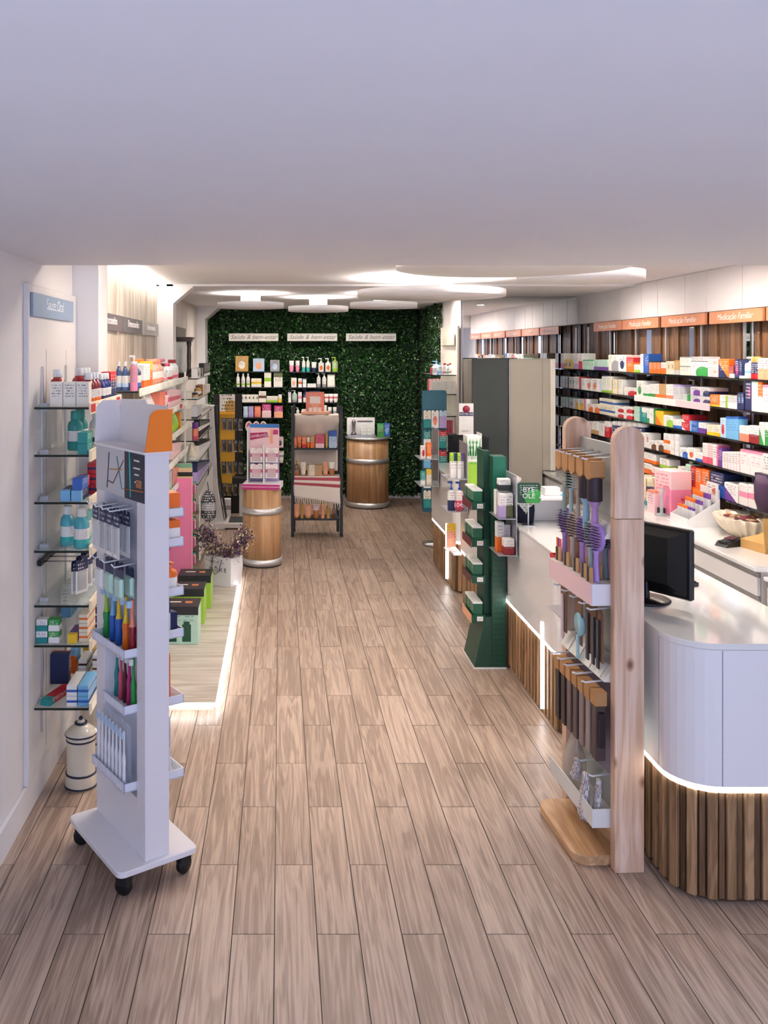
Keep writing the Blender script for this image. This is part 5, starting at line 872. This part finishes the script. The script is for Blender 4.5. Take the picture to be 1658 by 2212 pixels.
# green and black kits on the platform
for i, (y, cb, lab) in enumerate(((7.22, 'lime', 'lime green and black gift kit box next to the yellow foot'), (6.82, 'lime', 'lime green and black gift kit box in the middle of three'), (6.35, 'mint', 'pale mint gift kit box with dark green bottles printed, first of three'))):
    t = empty('gift_kit_box', (-.70 + (.02 if i == 0 else 0), y, .056)); tag(t, lab, 'box', 'gift kit boxes on the platform'); 
    obj('box_body', B(-.13, .13, -.11, .11, 0, .25), pr('mint' if i == 2 else 'lime', 'green', 'circ' if i < 2 else 'plain', 'dark green', text=.4, rows=10, lo=.6), t, bevel=.003); obj('black_top', B(-.131, .131, -.111, .111, .25, .262), mat('26262a', .5), t); obj('black_flap', B(-.131, .131, -.1115, -.1095, .205, .262), mat('26262a', .5), t); obj('printed_line', B(-.08, .0, .0, .025, .2625, .2635), mat('d8d8c8', .5), t); obj('patch', B(.03, .08, -.02, .03, .2625, .2635), mat('copper', .5), t)
    if i == 2:
        for q in range(2): obj('printed_bottle', MB().box(-.08+.1*q, -.02+.1*q, -.1125, -.111, .02, .09+.05*q).box(-.07+.1*q, -.03+.1*q, -.1127, -.111, .09+.05*q, .11+.05*q), mat('0f4a34', .3), t)
# white paper bag with dried flowers
bgx, bgy = Px(482, 7.95), 7.98
t = empty('paper_bag', (-.50, 7.88, .056), -.52); tag(t, 'white paper carrier bag standing at the platform edge', 'bag')
obj('bag_body', MB().loft([[(-.13, -.08, 0), (.13, -.08, 0), (.13, .08, 0), (-.13, .08, 0)], [(-.135, -.085, .16), (.135, -.085, .16), (.15, .085, .16), (-.15, .085, .16)], [(-.14, -.09, .25), (.14, -.09, .25), (.14, .09, .25), (-.14, .09, .25)]], 0, False), mat('e9e9ec', .6), t); text('N U X E', .05, mat('55555a', .6), t, (0, -.0875, .14), (PI/2-.03, 0, 0)); obj('handle', MB().tube([(-.05, -.092, .23), (-.055, -.1, .16), (-.02, -.102, .1), (.02, -.1, .13), (.045, -.092, .23)], .004, 6), mat('6a6a70', .6), t)
fw = empty('dried_flowers', (-.50, 7.88, .30), -.52); tag(fw, 'bunch of dried purple and cream flowers in the white paper bag', 'flowers')
def petals(cx, n, cc, seed, rad):
    random.seed(seed); m = MB()
    for q in range(n):
        a = random.uniform(0, PI); r = .17+rad*random.gauss(0, 1)*.25; p = Vector((-.2*math.cos(a)*(1+r*.3)+random.gauss(0, .03), random.gauss(0, .06), -.01+.2*abs(math.cos(a))**1.6+random.gauss(0, .04)))
        s = random.uniform(.008, .018); n1 = Vector((random.gauss(0, 1), random.gauss(0, 1), random.gauss(0, 1))).normalized(); n2 = n1.cross(Vector((.3, .5, .8))).normalized()
        m.add([p-n1*s, p+n2*s*.6, p+n1*s, p-n2*s*.6], [(0, 1, 2, 3)])
    return m
for q, (cc, n) in enumerate((('5a4470', 1100), ('e3d3b4', 1000), ('7a4f68', 800), ('8a7a50', 350))): o = obj('blossom_cluster', petals(0, n, cc, q+3, .2), mat(cc, .8), fw); o['kind'] = 'stuff'
random.seed(13)
for q in range(14): a = -.6+.09*q; obj('stem', MB().tube([(0, 0, -.2), (math.sin(a)*.06, 0, -.05), (math.sin(a)*.22, random.gauss(0, .02), .1)], .002, 4), mat('6a6240', .8), fw)
# drawstring net bag hanging on the make-up bay
nb = obj('net_bag', MB().loft([ell(14, .02, .02, 0), ell(14, .07, .05, .05), ell(14, .08, .06, .16), ell(14, .06, .05, .26), ell(14, .02, .02, .32)]), pr('charcoal', 'grey', 'mid', 'white', rows=14, lo=0, hi=1), None, (-.71, 8.9, .40)); tag(nb, 'black and grey patterned bag hanging below the make-up bay', 'bag'); obj('cord', MB().tube([(0, 0, .32), (-.01, 0, .40)], .004, 5), BLACK, nb)
# make-up bay rows
def bay(i, L): row(L, '%s make-up bay shelf' % (SN[:4]+['fifth', 'sixth'])[i], 'the lit pillar', 'L', -.81, LZ2[i], .06)
bay(0, [(427, 432, 795, 'carton', 'white', 'black', 'circ', 1), (433, 441, 794, 'carton', 'black', 'white', 'stripe', 2), (442, 454, 784, 'carton', 'charcoal', 'white', 'foot', 4)])
bay(1, [(427, 430, 848, 'jar', 'tan', 'clear', 'band', 1, 1, 'charcoal'), (431, 437, 832, 'bottle', 'gold', 'charcoal', 'band', 2, 1, 'brown'), (438, 454, 830, 'carton', 'white', 'copper', 'stripe', 4)])
bay(2, [(427, 436, 876, 'carton', 'pale grey', 'charcoal', 'foot', 3), (437, 454, 874, 'carton', 'white', 'black', 'circ', 6)])
bay(3, [(427, 431, 912, 'jar', 'salmon', 'rose', 'band', 1, 1, 'purple'), (432, 454, 906, 'carton', 'black', 'white', 'mid', 8)])
bay(4, [(427, 430, 950, 'tube', 'cream', 'tan', 'plain', 1, 1, 'white'), (431, 454, 948, 'carton', 'white', 'black', 'top', 8)])
bay(5, [(427, 454, 995, 'carton', 'navy', 'lilac', 'half', 8)])
bp = empty('bay_panel', (-.79, 9.0, 0)); bp.location = (-.786, 9.6, .06); tag(bp, 'slanting grey and white make-up bay front board', 'board'); obj('board_face', MB().prism([(-.85, 0), (.85, 0), (.85, .7), (-.85, .62)], -.004, .004, 'x'), mat('d8d4d0', .5), bp)
# dark wooden display case on the top of the make-up bay
dc = empty('wooden_display_case', (-1.0, 9.0, LZ2[0]+.001)); dc.scale = (.75, .85, 1); tag(dc, 'dark carved wooden glazed display case on the top make-up bay shelf', 'display case'); DW = mat('2e1c14', .35)
obj('base', B(-.14, .14, -.13, .13, 0, .05), DW, dc, bevel=.006); obj('cornice', MB().box(-.15, .15, -.14, .14, .36, .385).box(-.17, .17, -.16, .16, .385, .405), DW, dc); 
for sx in (-1, 1):
    for sy in (-1, 1): obj('corner_post', MB().lathe([(.018, .05), (.022, .07), (.014, .1), (.018, .2), (.014, .3), (.022, .34), (.018, .36)], 12, (.115*sx, .105*sy, 0)), DW, dc)
obj('glass', B(-.105, .105, -.112, -.109, .05, .36), mat('dfe6e6', .03, alpha=.35), dc); obj('glass', B(.118, .121, -.1, .1, .05, .36), mat('dfe6e6', .03, alpha=.35), dc); obj('figure', MB().lathe([(0, .05), (.05, .05), (.02, .08), (.03, .15), (.012, .22), (.03, .27), (0, .3)], 14), mat('b9b4ac', .3, .7), dc)
# ================================================================ WOODEN DRUMS
DRW = wood('drum_oak', 'c9a077', 'a67c52', 'z', 34, .8, .4, .05)
def drum(x, y, r, h, zb, top, label):
    t = empty('drum_pedestal', (x, y, 0)); tag(t, label, 'pedestal', 'wooden drum pedestals')
    obj('drum_body', MB().lathe([(0, .0), (r-.004, 0), (r-.004, h), (0, h)], 72), DRW, t)
    obj('steel_foot', MB().lathe([(r-.004, .012), (r+.004, .012), (r+.004, .075), (r-.004, .075)], 72, cap=False), mat('d4d4d6', .38, .75), t); obj('shadow_gap', MB().lathe([(r+.001, 0), (r+.001, .012)], 60), BLACK, t)
    obj('steel_band', MB().lathe([(r-.004, zb), (r+.005, zb), (r+.005, zb+.06), (r-.004, zb+.06)], 72, cap=False), mat('dcdcde', .34, .75), t)
    if top: obj('steel_top', MB().lathe([(0, h), (r+.012, h), (r+.012, h+.028), (0, h+.028)], 72), mat('d0d0d2', .35, .75), t)
    return t
drum(-.18, 8.86, .194, .75, .51, False, 'slim wooden drum pedestal with steel bands carrying the gel display')
drum(1.185, 12.19, .288, .915, .60, True, 'wide wooden drum pedestal with a steel top before the leaf wall')
# display on the slim drum
t = empty('gel_display', (-.17, 8.86, .751), -.12); tag(t, 'white and pink card display of foot gel packs on the slim drum', 'display')
obj('base', B(-.185, .185, -.15, .13, 0, .055), WPLAST, t, bevel=.002); obj('base_front', B(-.185, .185, -.153, -.15, .002, .053), mat('b8347e', .45), t); obj('base_line', B(-.185, .185, -.1545, -.153, .026, .03), WPLAST, t)
obj('back_board', B(-.15, .15, .08, .09, .055, .62), pr('pale pink', 'lilac', 'half', text=0), t); obj('blue_title', B(-.15, .15, .074, .08, .585, .62), mat('3a7cc4', .4), t); obj('red_banner', MB().prism([(-.14, .46), (.05, .5), (.03, .54), (-.14, .53)], .072, .08, 'y'), mat('b01f5c', .4), t); text('ComfortGel', .045, WPLAST, t, (-.05, .071, .507), (PI/2, -.1, 0)); obj('foot_picture', MB().prism([(.06, .43), (.09, .43), (.085, .5), (.1, .57), (.06, .57)], .074, .08, 'y'), mat('peach', .6), t); obj('magenta_patch', B(.09, .14, .074, .08, .52, .565), mat('c0397f', .4), t)
obj('centre_fin', B(.01, .022, -.07, .08, .055, .43), WPLAST, t); obj('side_fin', B(-.15, -.14, -.06, .08, .055, .6), WPLAST, t)
for q in range(8): place('blister', 'pink and white gel pack on the drum display, %s column, %s' % (('wing', 'bow')[q % 2], ordw(q//2)), (-.235+.15*(q % 2), 8.86-.02-.03*(q//4), .85+.155*((q//2) % 2)), (.12, .03, .14), -.12, pr('white', 'rose', 'mid', 'rose'), mat('f0d8e4', .15, alpha=.55), group='gel packs on the drum display')
# things on the wide drum
t = empty('white_product_display', (1.10, 12.22, .944)); tag(t, 'white display board with silver bottle and small boxes on the wide drum', 'display'); obj('board', B(-.19, .19, .05, .06, 0, .25), mat('efeeec', .4), t); obj('base', B(-.19, .19, -.1, .06, 0, .02), STEEL, t); obj('silver_bottle', MB().lathe([(0, .02), (.04, .02), (.035, .04), (.02, .06), (.022, .16), (.03, .18), (.02, .22), (0, .23)], 16, (-.1, 0, 0)), mat('8f7f84', .25, .6), t); obj('dark_line', B(-.05, .16, .045, .05, .19, .205), mat('5a4a58', .5), t)
for q in range(5): place('carton', 'small white box on the white display of the wide drum, %s' % ordw(q), (1.13+.075*(q % 2)+.02*(q//4), 12.16+.0*q, .965+.05*(q//2)), (.065, .05, .045), 0, pr('white', 'grey', 'plain'), group='white boxes on the wide drum')
for q in range(2):
    t = place('carton', ('green', 'blue')[q]+' supplement carton standing on the wide drum', (1.352+.085*q, 12.12+.03*q, .944), (.085, .06, .18), 0, pr(('green', 'blue')[q], ('olive', 'sky blue')[q], 'circ'), group='supplement cartons on the wide drum'); 
o = obj('leaflet', B(-.1, .1, -.05, .05, 0, .003), mat('olive', .6), None, (1.36, 12.06, .944), (0, 0, .1)); tag(o, 'olive leaflet at the front of the wide drum', 'leaflet')
# ================================================================ BLACK LADDER RACK
lr = empty('ladder_rack', (.415, 10.3, 0)); tag(lr, 'black wooden ladder rack of sun care products with cloths', 'rack'); DKW = mat('2b2d33', .5)
for sx in (-1, 1):
    obj('upright', B(.275*sx-.018, .275*sx+.018, -.16, -.13, 0, 1.47), DKW, lr, bevel=.002); obj('upright', B(.255*sx-.016, .255*sx+.016, .14, .17, 0, 1.47), DKW, lr, bevel=.002)
LRZ = [.20, .672, 1.0, 1.37]
for z in LRZ: obj('rack_shelf', B(-.257, .257, -.13, .14, z-.02, z), DKW, lr, bevel=.002)
def cloth(name, mat_, fn, nu, nv, label, th=.0):
    m = MB(); vs = [fn(i/nu, j/nv) for j in range(nv+1) for i in range(nu+1)]
    m.add(vs, [(j*(nu+1)+i, j*(nu+1)+i+1, (j+1)*(nu+1)+i+1, (j+1)*(nu+1)+i) for j in range(nv) for i in range(nu)], 0, True)
    me = m.mesh(name); o = obj(name, me, mat_, None); md = o.modifiers.new('t', 'SOLIDIFY'); md.thickness = .003; tag(o, label, 'cloth'); return o
GAUZE = mat('ded2c4', .9)
def gz(u, v):    # from the back of the rack over the top shelf edge, hanging behind the goods
    x = .415-.25+.5*u; w = .012*math.sin(9*u+4*v)+.008*math.sin(23*u)
    if v < .22: q = v/.22; return (x, 10.40-.235*q, 1.374+.004*math.sin(14*u))
    if v < .3: q = (v-.22)/.08; return (x, 10.165-.01*q, 1.374-.09*q*(.6+.4*math.sin(PI*u)))
    q = (v-.3)/.7; return (x, 10.165+.24*min(1, q*2.2)+w*.4, 1.29-.13*math.sin(PI*u)*(q < .3)*q*3-.58*q)
cloth('gauze_cloth', GAUZE, gz, 24, 40, 'crumpled cream gauze cloth hanging in the ladder rack')
def towel_material():
    m, t, b = nt('striped_towel'); tc = t.nodes.new('ShaderNodeTexCoord'); sp_ = t.nodes.new('ShaderNodeSeparateXYZ'); cr = t.nodes.new('ShaderNodeValToRGB'); cr.color_ramp.interpolation = 'CONSTANT'
    e = cr.color_ramp.elements; W_, R_ = hexc('efe6dc'), hexc('b4525e'); e[0].position = 0; e[0].color = W_; e[1].position = .44; e[1].color = R_
    for p, c_ in ((.53, W_), (.62, R_), (.71, W_), (.80, R_), (.90, W_)): q = e.new(p); q.color = c_
    t.links.new(tc.outputs['UV'], sp_.inputs[0]); t.links.new(sp_.outputs[1], cr.inputs[0]); t.links.new(cr.outputs[0], b.inputs['Base Color']); b.inputs['Roughness'].default_value = .9; return m
def tw(u, v):
    x = .415-.262+.524*u; zt = .684
    if v < .25: q = v/.25; return (x, 10.30-.14*q, zt)
    q = (v-.25)/.75; dr = .22+.09*u; return (x+.004*math.sin(7*v), 10.155-.028*min(1, 6*q)-.008*math.sin(8*u)*q, zt-dr*q)
to = cloth('striped_towel', towel_material(), tw, 30, 24, 'white towel with red stripes and fringe draped over a ladder rack shelf')
uv = to.data.uv_layers.new(name='UVMap')
for poly in to.data.polygons:
    for li in poly.loop_indices:
        vi = to.data.loops[li].vertex_index; uv.data[li].uv = ((vi % 31)/30, 1-(vi//31)/24)
for q in range(22):
    u = (q+.5)/22; p = tw(u, 1.0); obj('fringe', MB().tube([(p[0], p[1], p[2]), (p[0]+.006*math.sin(q), p[1], p[2]-.03), (p[0]+.01*math.sin(2*q), p[1], p[2]-.07)], .005, 5, r2=.003), mat('efe6dc', .9), to)
def L3(L): return [(600+a/6.377, 600+b/6.377, 840+y/6.377, *r) for (a, b, y, *r) in L]
d = 10.17
row(L3([(205, 262, 672, 'carton', 'orange', 'copper', 'band', 1), (266, 325, 655, 'tube', 'orange', 'copper', 'plain', 1, 1, 'copper'), (333, 392, 662, 'carton', 'orange', 'red', 'band', 1), (396, 440, 668, 'tube', 'ivory', 'orange', 'half', 1, 1, 'orange'), (446, 506, 655, 'carton', 'gold', 'orange', 'half', 1), (515, 640, 635, 'carton', 'rose', 'pale pink', 'band', 1), (652, 690, 615, 'tube', 'gold', 'copper', 'plain', 1, 1, 'gold'), (702, 812, 578, 'carton', 'pale blue', 'blue', 'top', 1)]), 'upper ladder rack shelf', 'the slim drum', 'B', d, LRZ[2], .08)
row(L3([(218, 300, 985, 'pump', 'brown', 'copper', 'half', 1, 1, 'gold'), (310, 390, 1012, 'tube', 'cream', 'tan', 'plain', 1, 1, 'tan'), (402, 612, 1048, 'carton', 'tan', 'cream', 'frame', 1), (617, 693, 1012, 'tube', 'peach', 'copper', 'plain', 1, 1, 'copper'), (702, 785, 1012, 'tube', 'ivory', 'copper', 'half', 1, 1, 'copper')]), 'middle ladder rack shelf', 'the slim drum', 'B', 10.2, LRZ[1], .08)
row(L3([(205, 300, 1590, 'tube', 'peach', 'copper', 'plain', 1, 1, 'copper'), (306, 352, 1565, 'slimcan', 'gold', 'copper', 'plain', 1, 1, 'gold'), (365, 470, 1590, 'tube', 'peach', 'salmon', 'plain', 1, 1, 'gold'), (480, 575, 1590, 'tube', 'pale pink', 'copper', 'half', 1, 1, 'copper'), (592, 645, 1548, 'slimcan', 'peach', 'copper', 'plain', 1, 1, 'gold'), (668, 718, 1548, 'slimcan', 'gold', 'copper', 'plain', 1, 1, 'gold'), (750, 800, 1548, 'slimcan', 'brown', 'maroon', 'plain', 1, 1, 'gold')]), 'lowest ladder rack shelf', 'the slim drum', 'B', d, LRZ[0], .07)
t = empty('sun_care_display', (Px(681, 10.2), 10.27, 1.379)); tag(t, 'peach card sun care display standing on the ladder rack top', 'display'); obj('base', B(-.16, .16, -.08, .08, 0, .03), mat('f2b496', .5), t, bevel=.001); obj('board', B(-.105, .105, .04, .05, .03, .25), pr('salmon', 'peach', 'circ', 'white', text=.3), t); obj('white_panel', B(-.06, .06, .035, .04, .12, .2), mat('f4e9e2', .5), t)
for q in range(3): obj('sample_box', B(-.075+.05*q, -.03+.05*q, -.03, .02, .03, .075), mat('f6e6dc', .5), t)
# ================================================================ LEAF WALL SHELVES
BD = 12.56
def wshelf(x0, x1, y, label):
    z = Pz(y, BD); t = empty('wall_shelf', ((Px(x0, BD)+Px(x1, BD))/2, 12.66, z)); tag(t, label, 'shelf', 'dark shelves on the leaf wall'); hw_ = (Px(x1, BD)-Px(x0, BD))/2
    obj('board', B(-hw_, hw_, -.11, .12, -.012, 0), mat('1a1c1c', .3), t)
    for s in (-.8, .8): obj('bracket', B(hw_*s-.006, hw_*s+.006, -.05, .19, -.035, -.012), BLACK, t)
    return z
LN = ['top', 'second', 'third', 'fourth']
ZL = [wshelf(506, 612, y, '%s dark shelf on the leaf wall above the yellow brace stand' % LN[i]) for i, y in enumerate((802.5, 836.5, 869.5, 902.5))]
ZR = [wshelf(624, 732, y, '%s dark shelf on the leaf wall above the ladder rack' % LN[i]) for i, y in enumerate((803.5, 837, 869.5, 899))]
def K(L): return [(480+a/5.921, 480+b/5.921, 740+y/5.921, *r) for (a, b, y, *r) in L]
WA, WB_ = '%s shelf above brace stand', '%s shelf above ladder rack'
row(K([(165, 333, 168, 'carton', 'gold', 'ivory', 'circ', 1), (390, 538, 202, 'carton', 'pale blue', 'peach', 'circ', 1), (610, 733, 220, 'carton', 'grey', 'pale blue', 'circ', 1)]), WA % 'top', 'the pillars', 'B', BD, ZL[0], .1)
row(K([(175, 222, 390, 'bottle', 'white', 'lime', 'half', 1, 1, 'white'), (240, 290, 390, 'bottle', 'white', 'lime', 'half', 1, 1, 'white'), (303, 353, 390, 'bottle', 'white', 'lime', 'half', 1, 1, 'white'), (370, 500, 458, 'carton', 'ivory', 'yellow', 'mid', 2), (535, 625, 375, 'carton', 'ivory', 'lime', 'mid', 1), (655, 770, 380, 'carton', 'ivory', 'olive', 'top', 1)]), WA % 'second', 'the pillars', 'B', BD, ZL[1], .1)
row(K([(170, 460, 665, 'carton', 'ivory', 'black', 'ring', 6), (465, 560, 622, 'carton', 'ivory', 'brown', 'mid', 1), (565, 710, 685, 'carton', 'ivory', 'lime', 'band', 5), (715, 760, 665, 'carton', 'white', 'yellow', 'half', 1)]), WA % 'third', 'the pillars', 'B', BD, ZL[2], .1)
row(K([(265, 328, 815, 'pouch', 'pale blue', 'sky blue', 'plain', 1), (330, 400, 812, 'pouch', 'lilac', 'purple', 'plain', 1), (405, 495, 810, 'pouch', 'salmon', 'orange', 'plain', 1), (505, 625, 780, 'carton', 'magenta', 'pale pink', 'half', 1), (660, 775, 805, 'carton', 'magenta', 'peach', 'half', 1)]), WA % 'fourth', 'the pillars', 'B', BD, ZL[3], .1)
row(K([(855, 915, 230, 'tube', 'white', 'pink', 'half', 1, 1, 'pink'), (935, 990, 230, 'tube', 'white', 'pink', 'half', 1, 1, 'pink'), (1018, 1062, 178, 'pump', 'white', 'turquoise', 'half', 1, 1, 'white'), (1074, 1118, 178, 'pump', 'white', 'turquoise', 'half', 1, 1, 'white'), (1140, 1205, 248, 'tube', 'white', 'navy', 'band', 1, 1, 'navy'), (1228, 1300, 195, 'flatpump', 'white', 'orange', 'circ', 1, 1, 'white'), (1316, 1390, 195, 'flatpump', 'white', 'orange', 'circ', 1, 1, 'white'), (1405, 1480, 180, 'pump', 'pale lime', 'lime', 'band', 1, 1, 'lime')]), WB_ % 'top', 'the pillars', 'B', BD, ZR[0], .1)
row(K([(880, 950, 450, 'carton', 'white', 'peach', 'circ', 1), (970, 1017, 457, 'carton', 'white', 'orange', 'mid', 1), (1027, 1075, 455, 'carton', 'white', 'navy', 'edge', 1), (1085, 1200, 525, 'carton', 'white', 'grey', 'plain', 1), (1207, 1258, 388, 'pump', 'white', 'grey', 'band', 1, 1, 'white'), (1277, 1330, 388, 'pump', 'white', 'grey', 'band', 1, 1, 'white'), (1340, 1445, 405, 'pouch', 'ivory', 'grey', 'plain', 1)]), WB_ % 'second', 'the pillars', 'B', BD, ZR[1], .1)
row(K([(843, 880, 618, 'carton', 'white', 'navy', 'edge', 1), (890, 958, 607, 'pump', 'mint', 'grey', 'band', 1, 1, 'white'), (968, 1015, 633, 'carton', 'white', 'pink', 'mid', 1), (1030, 1105, 592, 'pump', 'white', 'navy', 'top', 1, 1, 'navy'), (1113, 1250, 617, 'carton', 'white', 'navy', 'edge', 2), (1305, 1480, 655, 'tube', 'white', 'rose', 'mid', 3, 1, 'pale pink')]), WB_ % 'third', 'the pillars', 'B', BD, ZR[2], .1)
row(K([(880, 920, 815, 'tube', 'white', 'sky blue', 'half', 1, 1, 'white'), (945, 985, 832, 'pump', 'white', 'grey', 'band', 1, 1, 'white'), (1015, 1080, 850, 'tube', 'white', 'teal', 'half', 2, 1, 'teal'), (1290, 1335, 800, 'carton', 'white', 'turquoise', 'band', 1), (1350, 1400, 825, 'tube', 'white', 'grey', 'half', 1, 1, 'white'), (1415, 1470, 825, 'tube', 'white', 'grey', 'half', 1, 1, 'white')]), WB_ % 'fourth', 'the pillars', 'B', BD, ZR[3], .1)
# hanging brushes under the fourth shelf, more packs low on the leaf wall
for q, (x, cc) in enumerate(((537.5, 'rose'), (553, 'magenta'), (568.5, 'olive'))):
    o = obj('hand_mirror', MB().prism([(.05*math.cos(2*PI*i/24)*1.0, .10+.075*math.sin(2*PI*i/24)) for i in range(24)], -.012, .0, 'y').box(-.012, .012, -.01, .0, -.16, .03), mat('e8d8d8', .35), None, (Px(x, 12.5), 12.5, Pz(940, 12.5)+.02)); tag(o, ('rose', 'magenta', 'olive')[q]+' faced hair brush hanging below the leaf wall shelves', 'hair brush', 'hair brushes hanging on the leaf wall'); obj('cushion', MB().prism([(.034*math.cos(2*PI*i/20), .10+.055*math.sin(2*PI*i/20)) for i in range(20)], -.018, -.012, 'y'), mat(cc, .5), o); obj('hanger', B(-.004, .004, -.006, .2, .165, .18), STEEL, o)
zz = [wshelf(594, 614, 967, 'short dark shelf on the leaf wall holding the mirror carton'), wshelf(594, 614, 1000, 'short dark shelf on the leaf wall holding the cream tube')]
row([(597, 612, 944, 'carton', 'pale pink', 'charcoal', 'circ', 1)], 'short leaf wall shelf', 'the gel display', 'B', BD, zz[0], .08); row([(601, 613, 974, 'tube', 'ivory', 'grey', 'mid', 1, 1, 'ivory')], 'lower short leaf wall shelf', 'the gel display', 'B', BD, zz[1], .08)
# ================================================================ YELLOW BRACE STAND
fs = empty('brace_stand', (0, 11.6, 0)); tag(fs, 'black floor stand with a yellow pegboard of joint braces', 'display stand')
x0, x1 = Px(462, 11.6), Px(522, 11.6); xm = Px(474, 11.6); zt = Pz(852, 11.6)
obj('frame', B(x0, x1, .02, .1, .0, zt), mat('101012', .5), fs); obj('side_board', B(x0, xm, -.02, .02, .0, zt), mat('121214', .5), fs); obj('header_print', B(xm, Px(507, 11.6), .0, .02, zt-.22, zt), pr('ivory', 'gold', 'blob', 'charcoal', text=.9, rows=5, lo=0, hi=1), fs); obj('yellow_bar', B(xm, Px(507, 11.6), -.012, .02, zt-.26, zt-.225), mat('efae2a', .45), fs)
YB = mat('dca832', .5); pb = obj('pegboard', B(xm, Px(507, 11.6), .004, .02, .28, zt-.26), YB, fs)
for i in range(9):
    for j in range(22): obj('peg_hole', B(xm+.015+.02*i, xm+.019+.02*i, .002, .004, .34+.045*j, .344+.045*j), mat('5a4312', .8), pb) if (j % 6) < 2 else None
text('FUTURO', .085, mat('d8d8dc', .5), fs, ((x0+xm)/2, -.022, zt-.62), (PI/2, -PI/2, 0), 0.1)
for r in range(4):
    for q in range(4):
        place('blister', 'black and %s brace pack on the yellow pegboard, %s row, %s' % (('yellow', 'grey', 'olive', 'grey')[(q+r) % 4], ordw(r), ordw(q)), (xm+.06+.072*q, 11.56-.02*(q % 2), zt-.46-.28*r), (.06, .03, .16), .15-.1*q, pr('charcoal', ('gold', 'grey', 'olive', 'pale grey')[(q+r) % 4], 'diag', 'white'), mat('5a544c', .2, alpha=.6), group='brace packs on the yellow pegboard')
place('carton', 'white and grey brace carton at the foot of the yellow pegboard', (Px(488, 11.5), 11.45, .0), (.13, .09, .22), .05, pr('white', 'grey', 'mid'))
# ================================================================ WEIGHING SCALE
ws_ = empty('weighing_scale', (-.55, 10.75, 0)); tag(ws_, 'white floor weighing scale with leaning column beside the slim drum', 'scale'); SCW = mat('dcd8d6', .35)
obj('base', B(-.12, .30, -.20, .25, .015, .075), SCW, ws_, bevel=.008); obj('platform', B(-.06, .26, -.14, .2, .075, .083), mat('3a3a3c', .7), ws_, bevel=.003); obj('column', MB().prism([(-.28, .0), (-.10, .0), (-.125, .1), (-.19, .5), (-.24, 1.45), (-.30, 1.45), (-.30, .6)], -.10, .12, 'y'), SCW, ws_, bevel=.006); obj('foot_block', B(-.30, -.10, -.20, .25, .0, .08), SCW, ws_, bevel=.008)
obj('black_edge', MB().prism([(-.100, .1), (-.09, .1), (-.165, .6), (-.21, 1.45), (-.232, 1.45), (-.185, .6)], -.06, .10, 'y'), BLACK, ws_)
st2 = empty('stool', (-.47, 11.1, 0)); tag(st2, 'white stool post with a flat black seat behind the scale', 'stool'); obj('post', B(-.035, .035, -.05, .05, 0, .47), SCW, st2, bevel=.006); obj('seat', MB().prism([(-.12, .47), (.14, .49), (.14, .53), (-.12, .55)], -.1, .1, 'y'), mat('1a1a1c', .5), st2, bevel=.004); obj('foot', B(-.1, .1, -.1, .1, 0, .012), SCW, st2)
# ================================================================ PRODUCTS ON THE HANGING PANEL SHELVES
row([(930, 946, 786, 'pump', 'white', 'rose', 'stripe', 1, 1, 'white'), (947, 955, 783, 'bottle', 'pale blue', 'sky blue', 'band', 1, 1, 'sky blue'), (956, 963, 784, 'bottle', 'pale pink', 'rose', 'band', 1, 1, 'rose'), (964, 972, 786, 'bottle', 'white', 'turquoise', 'band', 1, 1, 'teal')], 'top hanging panel shelf', 'the leaf wall', 'B', 10.1, RZ[0], .08)
row([(936, 950, 779, 'pump', 'pale blue', 'blue', 'band', 1, 1, 'sky blue'), (958, 967, 784, 'bottle', 'white', 'red', 'band', 1, 1, 'red'), (968, 977, 784, 'bottle', 'white', 'red', 'band', 1, 1, 'red')], 'top panel shelf back row', 'the foliage', 'B', 10.35, RZ[0], .08)
row([(933, 985, 822, 'carton', 'ivory', 'pale grey', 'plain', 5)], 'second hanging panel shelf', 'the leaf wall', 'B', 10.1, RZ[1], .1)
row([(925, 955, 818, 'carton', 'pale pink', 'rose', 'stripe', 4)], 'second panel shelf back row', 'the leaf wall', 'B', 10.6, RZ[1], .1)
row([(965, 978, 908, 'carton', 'rose', 'red', 'stripe', 2)], 'fourth hanging panel shelf', 'the leaf wall', 'B', 10.1, RZ[3], .08)
row([(964, 984, 978, 'carton', 'charcoal', 'grey', 'stripe', 4)], 'sixth hanging panel shelf', 'the leaf wall', 'B', 10.1, RZ[5], .08)
